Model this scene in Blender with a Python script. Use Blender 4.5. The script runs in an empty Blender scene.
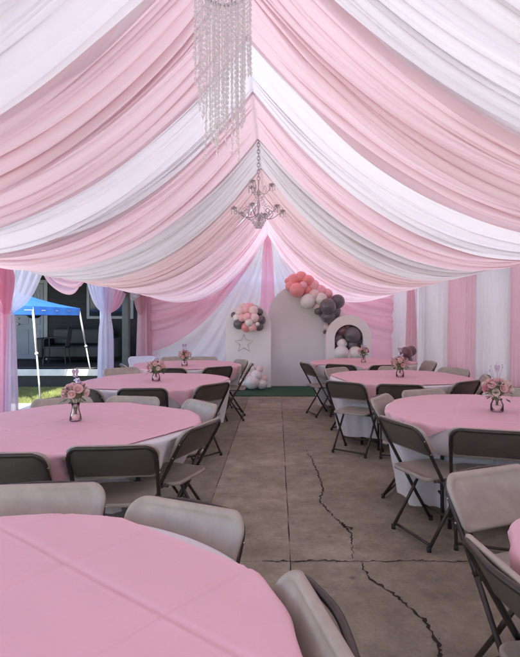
import bpy, bmesh, math, random
import numpy as np
from mathutils import Vector, Matrix, noise
PI = math.pi
R = math.radians
random.seed(7)
S = bpy.context.scene
COL = S.collection

# ---------------------------------------------------------------- camera, world, sun, exposure
H = 1.452                                   # eye height; the tent runs along +Y
cam_d = bpy.data.cameras.new('camera')
cam = bpy.data.objects.new('camera', cam_d)
COL.objects.link(cam)
cam.location = (0, 0, H)
cam.rotation_euler = (R(90), 0, 0)
cam_d.sensor_fit = 'HORIZONTAL'
cam_d.sensor_width = 36
cam_d.lens = 36
cam_d.shift_x = -17 / 520
cam_d.shift_y = -10.5 / 520
cam_d.clip_start = 0.02
cam_d.clip_end = 600
S.camera = cam

SUN_EL, SUN_AZ = 66, 150                     # azimuth clockwise from +Y
world = bpy.data.worlds.new('World')
S.world = world
world.use_nodes = True
wn = world.node_tree
wn.nodes.clear()
wo = wn.nodes.new('ShaderNodeOutputWorld')
wb = wn.nodes.new('ShaderNodeBackground')
sk = wn.nodes.new('ShaderNodeTexSky')
sk.sky_type = 'NISHITA'
sk.sun_disc = False
sk.sun_elevation = R(SUN_EL)
sk.sun_rotation = R(SUN_AZ)
wb.inputs['Strength'].default_value = 0.15
wn.links.new(sk.outputs[0], wb.inputs['Color'])
wn.links.new(wb.outputs[0], wo.inputs['Surface'])
sun_d = bpy.data.lights.new('sun', 'SUN')
sun_d.energy = 4.0
sun_d.angle = R(0.5)
sun_d.color = (1.0, 0.958, 0.89)
sun = bpy.data.objects.new('sun', sun_d)
COL.objects.link(sun)
sd = Vector((math.sin(R(SUN_AZ)) * math.cos(R(SUN_EL)), math.cos(R(SUN_AZ)) * math.cos(R(SUN_EL)), math.sin(R(SUN_EL))))
sun.rotation_euler = sd.to_track_quat('Z', 'Y').to_euler()
S.view_settings.view_transform = 'Standard'
S.view_settings.look = 'None'
S.view_settings.gamma = 1
S.view_settings.use_curve_mapping = False
S.view_settings.exposure = 1.87
S.render.engine = 'CYCLES'
S.cycles.use_denoising = True
S.cycles.max_bounces = 12
S.cycles.diffuse_bounces = 6
S.cycles.transmission_bounces = 8
S.cycles.transparent_max_bounces = 12
S.cycles.sample_clamp_indirect = 6

# ---------------------------------------------------------------- materials
def newmat(name):
    m = bpy.data.materials.new(name)
    m.use_nodes = True
    nt = m.node_tree
    nt.nodes.clear()
    out = nt.nodes.new('ShaderNodeOutputMaterial')
    return m, nt, out

def mixcol(nt, fac, a, b):
    n = nt.nodes.new('ShaderNodeMix')
    n.data_type = 'RGBA'
    n.inputs[6].default_value = (*a, 1)
    n.inputs[7].default_value = (*b, 1)
    nt.links.new(fac, n.inputs[0])
    return n.outputs[2]

def noise_fac(nt, scale, detail=3, rough=.5, lo=.3, hi=.7, coords='Object', stretch=None):
    tc = nt.nodes.new('ShaderNodeTexCoord')
    src = tc.outputs[coords]
    if stretch:
        mp = nt.nodes.new('ShaderNodeMapping')
        mp.inputs['Scale'].default_value = stretch
        nt.links.new(src, mp.inputs['Vector'])
        src = mp.outputs[0]
    n = nt.nodes.new('ShaderNodeTexNoise')
    n.inputs['Scale'].default_value = scale
    n.inputs['Detail'].default_value = detail
    n.inputs['Roughness'].default_value = rough
    nt.links.new(src, n.inputs['Vector'])
    mr = nt.nodes.new('ShaderNodeMapRange')
    mr.inputs['From Min'].default_value = lo
    mr.inputs['From Max'].default_value = hi
    nt.links.new(n.outputs[0], mr.inputs['Value'])
    return mr.outputs[0]

def bump(nt, fac, strength, dist, normal=None):
    b = nt.nodes.new('ShaderNodeBump')
    b.inputs['Strength'].default_value = strength
    b.inputs['Distance'].default_value = dist
    nt.links.new(fac, b.inputs['Height'])
    if normal:
        nt.links.new(normal, b.inputs['Normal'])
    return b.outputs[0]

def solid(name, col, rough=.5, metal=0, var=.12, scale=6, bscale=0, bstr=.1, bdist=.002, coat=0, spec=.5):
    m, nt, out = newmat(name)
    p = nt.nodes.new('ShaderNodeBsdfPrincipled')
    dark = tuple(c * (1 - var) for c in col)
    light = tuple(min(1, c * (1 + var)) for c in col)
    f = noise_fac(nt, scale, 4)
    nt.links.new(mixcol(nt, f, dark, light), p.inputs['Base Color'])
    p.inputs['Roughness'].default_value = rough
    p.inputs['Metallic'].default_value = metal
    p.inputs['Coat Weight'].default_value = coat
    p.inputs['Specular IOR Level'].default_value = spec
    if bscale:
        nt.links.new(bump(nt, noise_fac(nt, bscale, 3), bstr, bdist), p.inputs['Normal'])
    nt.links.new(p.outputs[0], out.inputs['Surface'])
    return m

def cloth(name, col, transl=.45, transp=0, tcol=None, rough=.6, var=.05, wr=0, wscale=9, stretch=None):
    m, nt, out = newmat(name)
    p = nt.nodes.new('ShaderNodeBsdfPrincipled')
    t = nt.nodes.new('ShaderNodeBsdfTranslucent')
    f = noise_fac(nt, 2.5, 3)
    nt.links.new(mixcol(nt, f, tuple(c * (1 - var) for c in col), tuple(min(1, c * (1 + var * .6)) for c in col)), p.inputs['Base Color'])
    p.inputs['Roughness'].default_value = rough
    p.inputs['Specular IOR Level'].default_value = .35
    t.inputs['Color'].default_value = (*(tcol or col), 1)
    if wr:
        nn = bump(nt, noise_fac(nt, wscale, 4, .6, stretch=stretch), wr, .01)
        nt.links.new(nn, p.inputs['Normal'])
        nt.links.new(nn, t.inputs['Normal'])
    mx = nt.nodes.new('ShaderNodeMixShader')
    mx.inputs[0].default_value = transl
    nt.links.new(p.outputs[0], mx.inputs[1])
    nt.links.new(t.outputs[0], mx.inputs[2])
    o = mx.outputs[0]
    if transp:
        tr = nt.nodes.new('ShaderNodeBsdfTransparent')
        m2 = nt.nodes.new('ShaderNodeMixShader')
        m2.inputs[0].default_value = transp
        nt.links.new(o, m2.inputs[1])
        nt.links.new(tr.outputs[0], m2.inputs[2])
        o = m2.outputs[0]
    nt.links.new(o, out.inputs['Surface'])
    return m

def glass(name, col, rough=.05, alpha=.45):
    m, nt, out = newmat(name)
    g = nt.nodes.new('ShaderNodeBsdfGlossy')
    g.inputs['Color'].default_value = (.9, .88, .9, 1)
    g.inputs['Roughness'].default_value = rough
    t = nt.nodes.new('ShaderNodeBsdfTransparent')
    t.inputs['Color'].default_value = (*col, 1)
    fr = nt.nodes.new('ShaderNodeFresnel')
    fr.inputs[0].default_value = 1.3
    ad = nt.nodes.new('ShaderNodeMath')
    ad.operation = 'ADD'
    ad.inputs[1].default_value = alpha
    nt.links.new(fr.outputs[0], ad.inputs[0])
    mx = nt.nodes.new('ShaderNodeMixShader')
    nt.links.new(ad.outputs[0], mx.inputs[0])
    nt.links.new(t.outputs[0], mx.inputs[1])
    nt.links.new(g.outputs[0], mx.inputs[2])
    nt.links.new(mx.outputs[0], out.inputs['Surface'])
    return m

def concrete_mat():
    m, nt, out = newmat('concrete')
    p = nt.nodes.new('ShaderNodeBsdfPrincipled')
    big = noise_fac(nt, .9, 6, .6, .35, .68)
    med = noise_fac(nt, 6, 6, .7, .35, .7)
    c1 = mixcol(nt, big, (.255, .228, .176), (.42, .38, .30))
    mm = nt.nodes.new('ShaderNodeMix')
    mm.data_type = 'RGBA'
    mm.blend_type = 'MULTIPLY'
    mm.inputs[0].default_value = .75
    nt.links.new(c1, mm.inputs[6])
    nt.links.new(mixcol(nt, med, (.60, .58, .56), (1.16, 1.15, 1.13)), mm.inputs[7])
    fine = noise_fac(nt, 38, 5, .75, .3, .7)
    mf = nt.nodes.new('ShaderNodeMix')
    mf.data_type = 'RGBA'
    mf.blend_type = 'MULTIPLY'
    mf.inputs[0].default_value = 1
    nt.links.new(mm.outputs[2], mf.inputs[6])
    nt.links.new(mixcol(nt, fine, (.84, .83, .82), (1.10, 1.10, 1.09)), mf.inputs[7])
    mm = mf
    # small dark spots
    tc = nt.nodes.new('ShaderNodeTexCoord')
    v = nt.nodes.new('ShaderNodeTexVoronoi')
    v.inputs['Scale'].default_value = 3.2
    nt.links.new(tc.outputs['Object'], v.inputs['Vector'])
    mr = nt.nodes.new('ShaderNodeMapRange')
    mr.inputs['From Min'].default_value = .03
    mr.inputs['From Max'].default_value = .07
    mr.inputs['To Min'].default_value = .45
    mr.inputs['To Max'].default_value = 1
    nt.links.new(v.outputs['Distance'], mr.inputs['Value'])
    m3 = nt.nodes.new('ShaderNodeMix')
    m3.data_type = 'RGBA'
    m3.blend_type = 'MULTIPLY'
    m3.inputs[0].default_value = .7
    nt.links.new(mm.outputs[2], m3.inputs[6])
    nt.links.new(mr.outputs[0], m3.inputs[7])
    at = nt.nodes.new('ShaderNodeAttribute')
    at.attribute_name = 'slab_tone'
    m4 = nt.nodes.new('ShaderNodeMix')
    m4.data_type = 'RGBA'
    m4.blend_type = 'MULTIPLY'
    m4.inputs[0].default_value = 1
    nt.links.new(m3.outputs[2], m4.inputs[6])
    nt.links.new(at.outputs['Color'], m4.inputs[7])
    nt.links.new(m4.outputs[2], p.inputs['Base Color'])
    p.inputs['Roughness'].default_value = .72
    p.inputs['Specular IOR Level'].default_value = .35
    b1 = bump(nt, noise_fac(nt, 45, 6, .7), .35, .004)
    b2 = bump(nt, noise_fac(nt, 5, 3), .3, .012, b1)
    nt.links.new(b2, p.inputs['Normal'])
    nt.links.new(p.outputs[0], out.inputs['Surface'])
    return m

def overlay_mat(name, col):
    # pink square overlay with pressed fold creases (a grid in the cloth's own coordinates)
    m, nt, out = newmat(name)
    p = nt.nodes.new('ShaderNodeBsdfPrincipled')
    t = nt.nodes.new('ShaderNodeBsdfTranslucent')
    f = noise_fac(nt, 3, 3)
    nt.links.new(mixcol(nt, f, tuple(c * .95 for c in col), col), p.inputs['Base Color'])
    t.inputs['Color'].default_value = (*col, 1)
    p.inputs['Roughness'].default_value = .52
    p.inputs['Specular IOR Level'].default_value = .4
    b = bump(nt, noise_fac(nt, 4, 3, .5, stretch=(1, 1.8, 1)), .22, .008)
    b = bump(nt, noise_fac(nt, 260, 2), .08, .001, b)
    nt.links.new(b, p.inputs['Normal'])
    mx = nt.nodes.new('ShaderNodeMixShader')
    mx.inputs[0].default_value = .15
    nt.links.new(p.outputs[0], mx.inputs[1])
    nt.links.new(t.outputs[0], mx.inputs[2])
    nt.links.new(mx.outputs[0], out.inputs['Surface'])
    return m

PINK = (.90, .56, .66)
M = {}
M['canopy'] = cloth('canopy_vinyl', (.80, .80, .82), .29, 0, (.82, .82, .83))
M['w_ceil'] = cloth('white_voile', (.82, .80, .82), .52, 0, (.89, .87, .89), .5, .05, .05, 5, (.5, 9, .5))
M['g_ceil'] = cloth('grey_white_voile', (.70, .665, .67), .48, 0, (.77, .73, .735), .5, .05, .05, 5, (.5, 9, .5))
M['p_ceil'] = cloth('pink_voile', (.80, .61, .64), .52, 0, (.87, .685, .72), .5, .05, .05, 5, (.5, 9, .5))
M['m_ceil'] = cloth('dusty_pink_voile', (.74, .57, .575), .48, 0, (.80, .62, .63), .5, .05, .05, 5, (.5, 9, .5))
M['pp_ceil'] = cloth('pale_pink_voile', (.93, .72, .78), .6, 0, (.99, .80, .86), .5, .05, .05, 5, (.5, 9, .5))
M['w_wall'] = cloth('white_curtain', (.84, .80, .84), .45, 0, (.90, .86, .89), .55, .05, .6, 5, (4, 4, .4))
M['p_wall'] = cloth('pink_curtain', (.84, .57, .64), .45, 0, (.90, .64, .71), .55, .05, .6, 5, (4, 4, .4))
M['p_back'] = cloth('pink_back_curtain', (.86, .47, .56), .5, 0, (.94, .57, .65), .55)
M['w_back'] = cloth('white_back_curtain', (.88, .82, .85), .5, 0, (.95, .88, .91), .55)
M['vinyl_end'] = cloth('added_thin_end_vinyl', (.85, .84, .84), .6, 0, (.95, .93, .92))
M['hot_pink'] = cloth('rose_pink_curtain', (.86, .44, .56), .5, 0, (.95, .54, .66), .55)
M['sheer_w'] = cloth('sheer_lilac_white', (.78, .76, .90), .5, .38, (.85, .84, .97), .5)
M['sheer_p'] = cloth('sheer_pink', (.86, .50, .62), .5, .08, (.93, .58, .70), .5)
M['table_white'] = cloth('white_tablecloth', (.86, .85, .88), .25, 0, None, .6, .04, .25, 6)
M['overlay'] = overlay_mat('pink_overlay', (.87, .54, .61))
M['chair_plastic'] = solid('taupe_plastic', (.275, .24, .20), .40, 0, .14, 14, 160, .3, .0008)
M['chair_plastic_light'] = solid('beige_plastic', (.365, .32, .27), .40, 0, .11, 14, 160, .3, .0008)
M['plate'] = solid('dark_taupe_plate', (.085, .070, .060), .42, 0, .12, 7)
M['chair_daylight'] = solid('daylight_tinted_plastic', (.62, .66, .78), .4, 0, .04, 5)  # pale bluish tint paints the daylight reflected on one chair
M['bronze'] = solid('bronze_paint', (.050, .040, .035), .35, .4, .2, 20)
M['rubber'] = solid('black_rubber', (.02, .02, .02), .7)
M['concrete'] = concrete_mat()
M['crack'] = solid('crack_dirt', (.028, .022, .018), .95, 0, .4, 30)
M['dirt'] = solid('dirt', (.07, .058, .046), .95, 0, .3, 9)
M['turf'] = solid('green_turf', (.018, .085, .042), .85, 0, .3, 60, 300, .8, .004)
M['backdrop'] = solid('white_backdrop', (.85, .82, .83), .5, 0, .03, 2)
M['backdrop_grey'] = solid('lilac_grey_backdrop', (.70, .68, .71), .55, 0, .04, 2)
M['b_coral'] = solid('coral_balloon', (.84, .31, .31), .22, 0, .05, 8, coat=.3)
M['b_pink'] = solid('pink_balloon', (.88, .50, .54), .22, 0, .05, 8, coat=.3)
M['b_white'] = solid('white_balloon', (.80, .77, .76), .2, 0, .04, 8, coat=.4)
M['b_blush'] = solid('blush_balloon', (.80, .64, .62), .22, 0, .05, 8, coat=.3)
M['b_grey'] = solid('charcoal_balloon', (.14, .125, .14), .24, 0, .1, 8, coat=.3)
M['b_plum'] = solid('plum_balloon', (.16, .07, .085), .24, 0, .1, 8, coat=.3)
M['silver'] = solid('tarnished_silver', (.52, .48, .48), .28, .9, .2, 30)
M['chain'] = solid('dark_chain', (.50, .46, .46), .35, .8, .2, 30)
def crystal_mat():
    m, nt, out = newmat('crystal')
    tr = nt.nodes.new('ShaderNodeBsdfTransparent')
    tl = nt.nodes.new('ShaderNodeBsdfTranslucent'); tl.inputs['Color'].default_value = (.82, .79, .80, 1)
    gl = nt.nodes.new('ShaderNodeBsdfGlossy'); gl.inputs['Roughness'].default_value = .12; gl.inputs['Color'].default_value = (1, 1, 1, 1)
    m1 = nt.nodes.new('ShaderNodeMixShader'); m1.inputs[0].default_value = .35
    nt.links.new(tl.outputs[0], m1.inputs[1]); nt.links.new(gl.outputs[0], m1.inputs[2])
    m2 = nt.nodes.new('ShaderNodeMixShader'); m2.inputs[0].default_value = .56
    nt.links.new(tr.outputs[0], m2.inputs[1]); nt.links.new(m1.outputs[0], m2.inputs[2])
    nt.links.new(m2.outputs[0], out.inputs['Surface'])
    return m
M['crystal'] = crystal_mat()
M['jar'] = glass('jar_glass', (.985, .95, .955), .15, .0)
M['rose'] = solid('pale_rose', (.80, .54, .54), .6, 0, .15, 40)
M['rose2'] = solid('cream_rose', (.82, .68, .62), .6, 0, .12, 40)
M['rose3'] = solid('deep_rose', (.68, .34, .38), .6, 0, .15, 40)
M['leaf'] = solid('leaf', (.10, .13, .06), .6, 0, .3, 30)
M['stem'] = solid('stem', (.10, .16, .06), .6)
M['lilac'] = solid('glitter_lilac', (.58, .50, .66), .3, .5, .2, 60)
M['water_beads'] = solid('pink_beads', (.78, .56, .58), .25, 0, .2, 60)
M['steel'] = solid('white_steel', (.62, .62, .64), .35, .3, .08, 5)
M['blue'] = cloth('blue_polyester', (.03, .13, .42), .3, 0, (.04, .2, .6), .6)
M['galv'] = solid('galvanised_tube', (.62, .62, .60), .35, .5, .1, 8)
M['siding'] = solid('dark_siding', (.036, .035, .037), .8, 0, .15, 2, spec=.2)
M['door_paint'] = solid('grey_door', (.20, .21, .235), .5, 0, .08, 2)
M['trim'] = solid('white_trim', (.30, .30, .30), .6, 0, .08, 3)
M['deckwhite'] = solid('deck_edge', (.80, .77, .66), .7, 0, .15, 4)
M['black'] = solid('black_vinyl', (.012, .012, .014), .5)
M['post_green'] = solid('dark_green_post', (.07, .085, .075), .6)
M['window'] = solid('dark_window', (.02, .022, .026), .08, 0, .1, 2)
M['grass'] = solid('grass_blades', (.25, .28, .09), .8, 0, .4, 2.5)
M['soil'] = solid('lawn_ground', (.10, .13, .045), .9, 0, .35, 3)
M['roofing'] = solid('roof_shingle', (.10, .09, .085), .9, 0, .2, 8)
M['mirror_star'] = solid('silver_star', (.42, .38, .38), .25, .8, .1, 8)
M['wood_table'] = solid('table_board', (.45, .36, .27), .5, 0, .1, 8)
M['fence'] = solid('added_fence_cedar', (.26, .18, .12), .8, 0, .25, 5)
M['hedge'] = solid('hedge_leaf', (.05, .10, .03), .7, 0, .35, 6)

# ---------------------------------------------------------------- helpers
def link(name, me, mat, parent=None, smooth=False):
    o = bpy.data.objects.new(name, me)
    COL.objects.link(o)
    if mat is not None and not me.materials:
        me.materials.append(mat)
    if smooth:
        me.polygons.foreach_set('use_smooth', [True] * len(me.polygons))
    if parent is not None:
        o.parent = parent
    return o

def obj(name, bm, mat, parent=None, smooth=False):
    me = bpy.data.meshes.new(name)
    bm.normal_update()
    bm.to_mesh(me)
    bm.free()
    return link(name, me, mat, parent, smooth)

def pyd(name, verts, faces, mat, parent=None, smooth=True):
    me = bpy.data.meshes.new(name)
    me.from_pydata([tuple(v) for v in verts], [], faces)
    me.update()
    return link(name, me, mat, parent, smooth)

def tag(o, label=None, cat=None, group=None, kind=None):
    if label: o['label'] = label
    if cat: o['category'] = cat
    if group: o['group'] = group
    if kind: o['kind'] = kind
    return o

def empty(name, loc=(0, 0, 0), rz=0, label=None, cat=None, group=None):
    o = bpy.data.objects.new(name, None)
    COL.objects.link(o)
    o.empty_display_size = .1
    o.location = loc
    o.rotation_euler = (0, 0, rz)
    return tag(o, label, cat, group)

def copy_tree(o, parent=None):
    c = o.copy()
    COL.objects.link(c)
    c.parent = parent
    for ch in list(o.children):
        copy_tree(ch, c)
    return c

def box(bm, x0, x1, y0, y1, z0, z1, bev=0):
    r = bmesh.ops.create_cube(bm, size=1, matrix=Matrix.Translation(((x0 + x1) / 2, (y0 + y1) / 2, (z0 + z1) / 2)) @ Matrix.Diagonal((x1 - x0, y1 - y0, z1 - z0, 1)))
    if bev:
        es = {e for v in r['verts'] for e in v.link_edges}
        bmesh.ops.bevel(bm, geom=list(es), offset=bev, segments=2, affect='EDGES', profile=.5)

def smooth_path(pts, n=6):
    P = [Vector(p) for p in pts]
    out = []
    for i in range(len(P) - 1):
        p0, p1, p2, p3 = P[max(i - 1, 0)], P[i], P[i + 1], P[min(i + 2, len(P) - 1)]
        for k in range(n):
            t = k / n
            out.append(.5 * ((2 * p1) + (p2 - p0) * t + (2 * p0 - 5 * p1 + 4 * p2 - p3) * t * t + (3 * p1 - p0 - 3 * p2 + p3) * t ** 3))
    out.append(P[-1])
    return out

def tube(bm, pts, r, seg=8, cap=True):
    P = [Vector(p) for p in pts]
    rings = []
    up = None
    for i, p in enumerate(P):
        d = (P[min(i + 1, len(P) - 1)] - P[max(i - 1, 0)]).normalized()
        if up is None:
            a = Vector((0, 0, 1)) if abs(d.z) < .9 else Vector((1, 0, 0))
            up = (a - d * a.dot(d)).normalized()
        else:
            up = (up - d * up.dot(d)).normalized()
        s = d.cross(up)
        rr = r[i] if isinstance(r, (list, tuple)) else r
        rings.append([bm.verts.new(p + (up * math.cos(2 * PI * k / seg) + s * math.sin(2 * PI * k / seg)) * rr) for k in range(seg)])
    for a, b in zip(rings, rings[1:]):
        for k in range(seg):
            bm.faces.new((a[k], a[(k + 1) % seg], b[(k + 1) % seg], b[k]))
    if cap:
        bm.faces.new(rings[0][::-1])
        bm.faces.new(rings[-1])

def lathe(bm, prof, c=(0, 0, 0), seg=24):
    c = Vector(c)
    rings = [[bm.verts.new(c + Vector((r * math.cos(2 * PI * k / seg), r * math.sin(2 * PI * k / seg), z))) for k in range(seg)] for r, z in prof]
    for a, b in zip(rings, rings[1:]):
        for k in range(seg):
            bm.faces.new((a[k], a[(k + 1) % seg], b[(k + 1) % seg], b[k]))

def ball(bm, c, r, sub=2, squash=1, M4=None):
    m = Matrix.Translation(c) @ (M4 or Matrix.Identity(4)) @ Matrix.Diagonal((r, r, r * squash, 1))
    bmesh.ops.create_icosphere(bm, subdivisions=sub, radius=1, matrix=m)

def floor_pt(px, py):                      # ground point that a photo position corresponds to
    Y = 520 * H / (py - 318)
    return ((px - 277) / 520 * Y, Y)

# ---------------------------------------------------------------- ground, patio
XC = -.23          # ridge line
W = 3.12           # half width of the tent
XL, XR = XC - W, XC + W
YB = 12.85         # back curtain

def structure(o):
    o['kind'] = 'structure'
    return o

bm = bmesh.new()
box(bm, -150, 150, -150, 300, -.30, -.045)
structure(obj('ground', bm, M['soil']))

bm = bmesh.new()
box(bm, -3.59, 5.49, -3.99, 15.39, -.044, -.012)
structure(obj('patio_bed', bm, M['dirt']))
bm = bmesh.new()
rnd = random.Random(3)
tones = []
gx = [-3.6, -2.05, -.52, .08, 1.62, 3.1, 4.6, 5.5]
gy = [-4, -2.2, 0.0, 3.10, 6.2, 9.3, 12.4, 15.4]
for i in range(len(gx) - 1):
    for j in range(len(gy) - 1):
        g = .0028
        x0, x1, y0, y1 = gx[i] + g, gx[i + 1] - g, gy[j] + g, gy[j + 1] - g
        n = 24
        loop = []
        def jit(a): return a + rnd.uniform(-.0035, .0035)
        for k in range(n): loop.append((x0 + (x1 - x0) * k / n, jit(y0)))
        for k in range(n): loop.append((jit(x1), y0 + (y1 - y0) * k / n))
        for k in range(n): loop.append((x1 - (x1 - x0) * k / n, jit(y1)))
        for k in range(n): loop.append((jit(x0), y1 - (y1 - y0) * k / n))
        tones.append(({1: .80, 2: 1.06, 3: .95}.get(i, .88)) * rnd.uniform(.93, 1.07))
        top = [bm.verts.new((x, y, 0)) for x, y in loop]
        bot = [bm.verts.new((x, y, -.021)) for x, y in loop]
        bm.faces.new(top)
        L = len(loop)
        for k in range(L):
            bm.faces.new((bot[k], bot[(k + 1) % L], top[(k + 1) % L], top[k]))
fl = structure(obj('floor', bm, M['concrete']))
at_ = fl.data.color_attributes.new('slab_tone', 'FLOAT_COLOR', 'POINT')
per = len(fl.data.vertices) // len(tones)
for k in range(len(fl.data.vertices)):
    v_ = tones[k // per]
    at_.data[k].color = (v_, v_, v_ * .99, 1)
bm = bmesh.new()
box(bm, -16, -3.61, -4, 8.85, -.043, -.003)
structure(obj('path', bm, solid('pale_concrete', (.55, .53, .49), .8, 0, .12, 3, 60, .3, .003)))

# the crack, an irregular broken line in the slabs
def crack(px_pts, wid, name):
    pts = [Vector((*floor_pt(*p), 0)) for p in px_pts]
    path = []
    for a, b in zip(pts, pts[1:]):
        n = max(2, int((b - a).length / .015))
        for k in range(n):
            path.append(a.lerp(b, k / n))
    path.append(pts[-1])
    rr = random.Random(11)
    vs, fs = [], []
    off = 0
    for i, p in enumerate(path):
        d = (path[min(i + 1, len(path) - 1)] - path[max(i - 1, 0)]).normalized()
        s = Vector((-d.y, d.x, 0))
        off = off * .55 + rr.uniform(-.0085, .0085)
        t = i / (len(path) - 1)
        w0 = wid * .9 * rr.uniform(.2, 1.5) * (1 + 1.3 * max(0, noise.noise(Vector((i * .21, 3, 1))))) * min(1, .25 + 4 * min(t, 1 - t))
        q = p + s * off
        vs += [(q.x - s.x * w0, q.y - s.y * w0, .0022), (q.x + s.x * w0, q.y + s.y * w0, .0022)]
    for i in range(len(path) - 1):
        fs.append((2 * i, 2 * i + 1, 2 * i + 3, 2 * i + 2))
    for _c in range(len(path) // 3):          # chips and grit along the edges
        p = rr.choice(path)
        r_ = rr.uniform(.0015, .0055)
        cx_, cy_ = p.x + rr.uniform(-.03, .03), p.y + rr.uniform(-.03, .03)
        k0 = len(vs)
        m_ = 6
        vs += [(cx_ + r_ * rr.uniform(.5, 1.2) * math.cos(2 * PI * q / m_), cy_ + r_ * rr.uniform(.5, 1.2) * math.sin(2 * PI * q / m_), .0030) for q in range(m_)]
        fs.append(tuple(range(k0, k0 + m_)))
    structure(pyd(name, vs, fs, M['crack'], smooth=False))
crack([(340, 522), (345, 526), (350, 528), (352, 531)], .011, 'floor_crack')
crack([(306, 450), (312, 460), (317, 470), (323, 487), (320, 502), (330, 513), (342, 525), (350, 533), (352, 545), (352, 559)], .0062, 'floor_crack')
crack([(361, 562), (367, 575), (377, 584), (392, 594), (405, 604), (424, 619), (432, 632), (438, 642), (440, 657), (446, 690)], .0082, 'floor_crack')
crack([(262, 561.2), (290, 561.4), (320, 561.0), (340, 561.6), (356, 561.3)], .0062, 'floor_crack')
crack([(352, 561.3), (380, 561.5), (420, 561.2), (455, 561.6), (500, 561.4)], .0040, 'floor_crack')
crack([(283, 452), (290, 453), (298, 452)], .003, 'floor_crack')

# grass at the open left side
def grass(x0, x1, y0, y1, n, seed):
    rr = random.Random(seed)
    vs, fs = [], []
    for _ in range(n):
        x, y = rr.uniform(x0, x1), rr.uniform(y0, y1)
        h = rr.uniform(.03, .075)
        a = rr.uniform(0, PI)
        dx, dy = math.cos(a) * .004, math.sin(a) * .004
        lx, ly = rr.uniform(-.03, .03), rr.uniform(-.03, .03)
        k = len(vs)
        vs += [(x - dx, y - dy, -.05), (x + dx, y + dy, -.05), (x + lx, y + ly, -.045 + h)]
        fs.append((k, k + 1, k + 2))
    o = pyd('grass', vs, fs, M['grass'], smooth=False)
    o['kind'] = 'stuff'
    o['label'] = 'sunlit green lawn grass between the path and the porch'
    o['category'] = 'grass'
grass(-7.5, -3.6, 8.9, 11.0, 38000, 5)

# ---------------------------------------------------------------- tent: canopy, frame
def gable_sheet(name, xc, w, zr, ze, y0, y1, mat, sag=.03):
    vs, fs = [], []
    nu, nv = 60, 40
    for j in range(nv + 1):
        y = y0 + (y1 - y0) * j / nv
        for i in range(nu + 1):
            s = -1 + 2 * i / nu
            bay = abs(math.sin(PI * (y - y0) / (y1 - y0) * 4))
            z = ze + (zr - ze) * (1 - abs(s)) - sag * bay * math.sin(PI * abs(s))
            vs.append((xc + s * w, y, z))
    for j in range(nv):
        for i in range(nu):
            a = j * (nu + 1) + i
            fs.append((a, a + 1, a + nu + 2, a + nu + 1))
    return pyd(name, vs, fs, mat)

tent = empty('party_tent', (XC, 6.3, 0), 0, 'large white gable party tent whose frame carries the pink and white drapes', 'tent')
cv = gable_sheet('canopy_roof', 0, W + .24, 3.92, 2.40, -3.1 - 6.3, 13.15 - 6.3, M['canopy'])  # roof lengthened out of view behind the camera to block sun and front light
cv.parent = tent
def added_sidewall(pts, name):  # outer walls added behind the curtains, unseen, to cut their light
    bm = bmesh.new()
    n = 90
    a, b = Vector(pts[0]), Vector(pts[1])
    top = [a.lerp(b, i / n) for i in range(n + 1)]
    nrm = (b - a).normalized().cross(Vector((0, 0, 1)))
    rows = []
    for j in range(9):
        rows.append([bm.verts.new((p.x + nrm.x * .03 * math.sin(i * .9 + .2 * j) , p.y + nrm.y * .03 * math.sin(i * .9 + .2 * j), p.z * (1 - j / 8) + .01)) for i, p in enumerate(top)])
    for r0, r1 in zip(rows, rows[1:]):
        for i in range(n):
            bm.faces.new((r0[i], r0[i + 1], r1[i + 1], r1[i]))
    obj(name, bm, M['vinyl_end' if name == 'added_end_wall' else 'canopy'], tent, True)
added_sidewall([(W + .16, -3.0 - 6.3, 2.42), (W + .16, 13.1 - 6.3, 2.42)], 'added_sidewall')
added_sidewall([(-W - .05, 13.14 - 6.3, 2.40), (W + .05, 13.14 - 6.3, 2.40)], 'added_end_wall')
YP = [-2.9, -.5, 2.95, 6.42, 9.95, 13.02]
for y in YP:
    for sx in (-1, 1):
        bm = bmesh.new()
        tube(bm, [(sx * (W + .02), y - 6.3, 0), (sx * (W + .02), y - 6.3, 2.36)], .021, 10)
        box(bm, sx * (W + .02) - .06, sx * (W + .02) + .06, y - 6.36, y - 6.24, 0, .008)
        obj('pole', bm, M['steel'], tent, True)
        bm = bmesh.new()
        tube(bm, [(sx * (W + .02), y - 6.3, 2.36), (0, y - 6.3, 3.87)], .019, 10)
        obj('rafter', bm, M['steel'], tent, True)
for sx, z in ((-1, 2.36), (1, 2.36), (-.5, 3.12), (.5, 3.12), (0, 3.88)):
    bm = bmesh.new()
    tube(bm, [(sx * (W + .02), YP[0] - 6.3, z), (sx * (W + .02), YP[-1] - 6.3, z)], .019, 10)
    obj('purlin', bm, M['steel'], tent, True)

# ---------------------------------------------------------------- ceiling drapes
def lerp(a, b, t): return a + (b - a) * t
def prof(s, y):
    """height of the liner at distance s from the ridge"""
    t = min(1, max(0, (y - 8.8) / 3.6))
    t = t * t * (3 - 2 * t)
    hr, hm, s0, he = lerp(3.584, 3.50, t), lerp(2.03, 1.90, t), lerp(2.55, 2.06, t), lerp(2.17, 2.13, t)
    s = abs(s)
    if s < s0:
        return hm + (hr - hm) * ((s0 - s) / s0) ** 2
    return hm + (he - hm) * ((s - s0) / (W - s0)) ** 1.7

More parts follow.
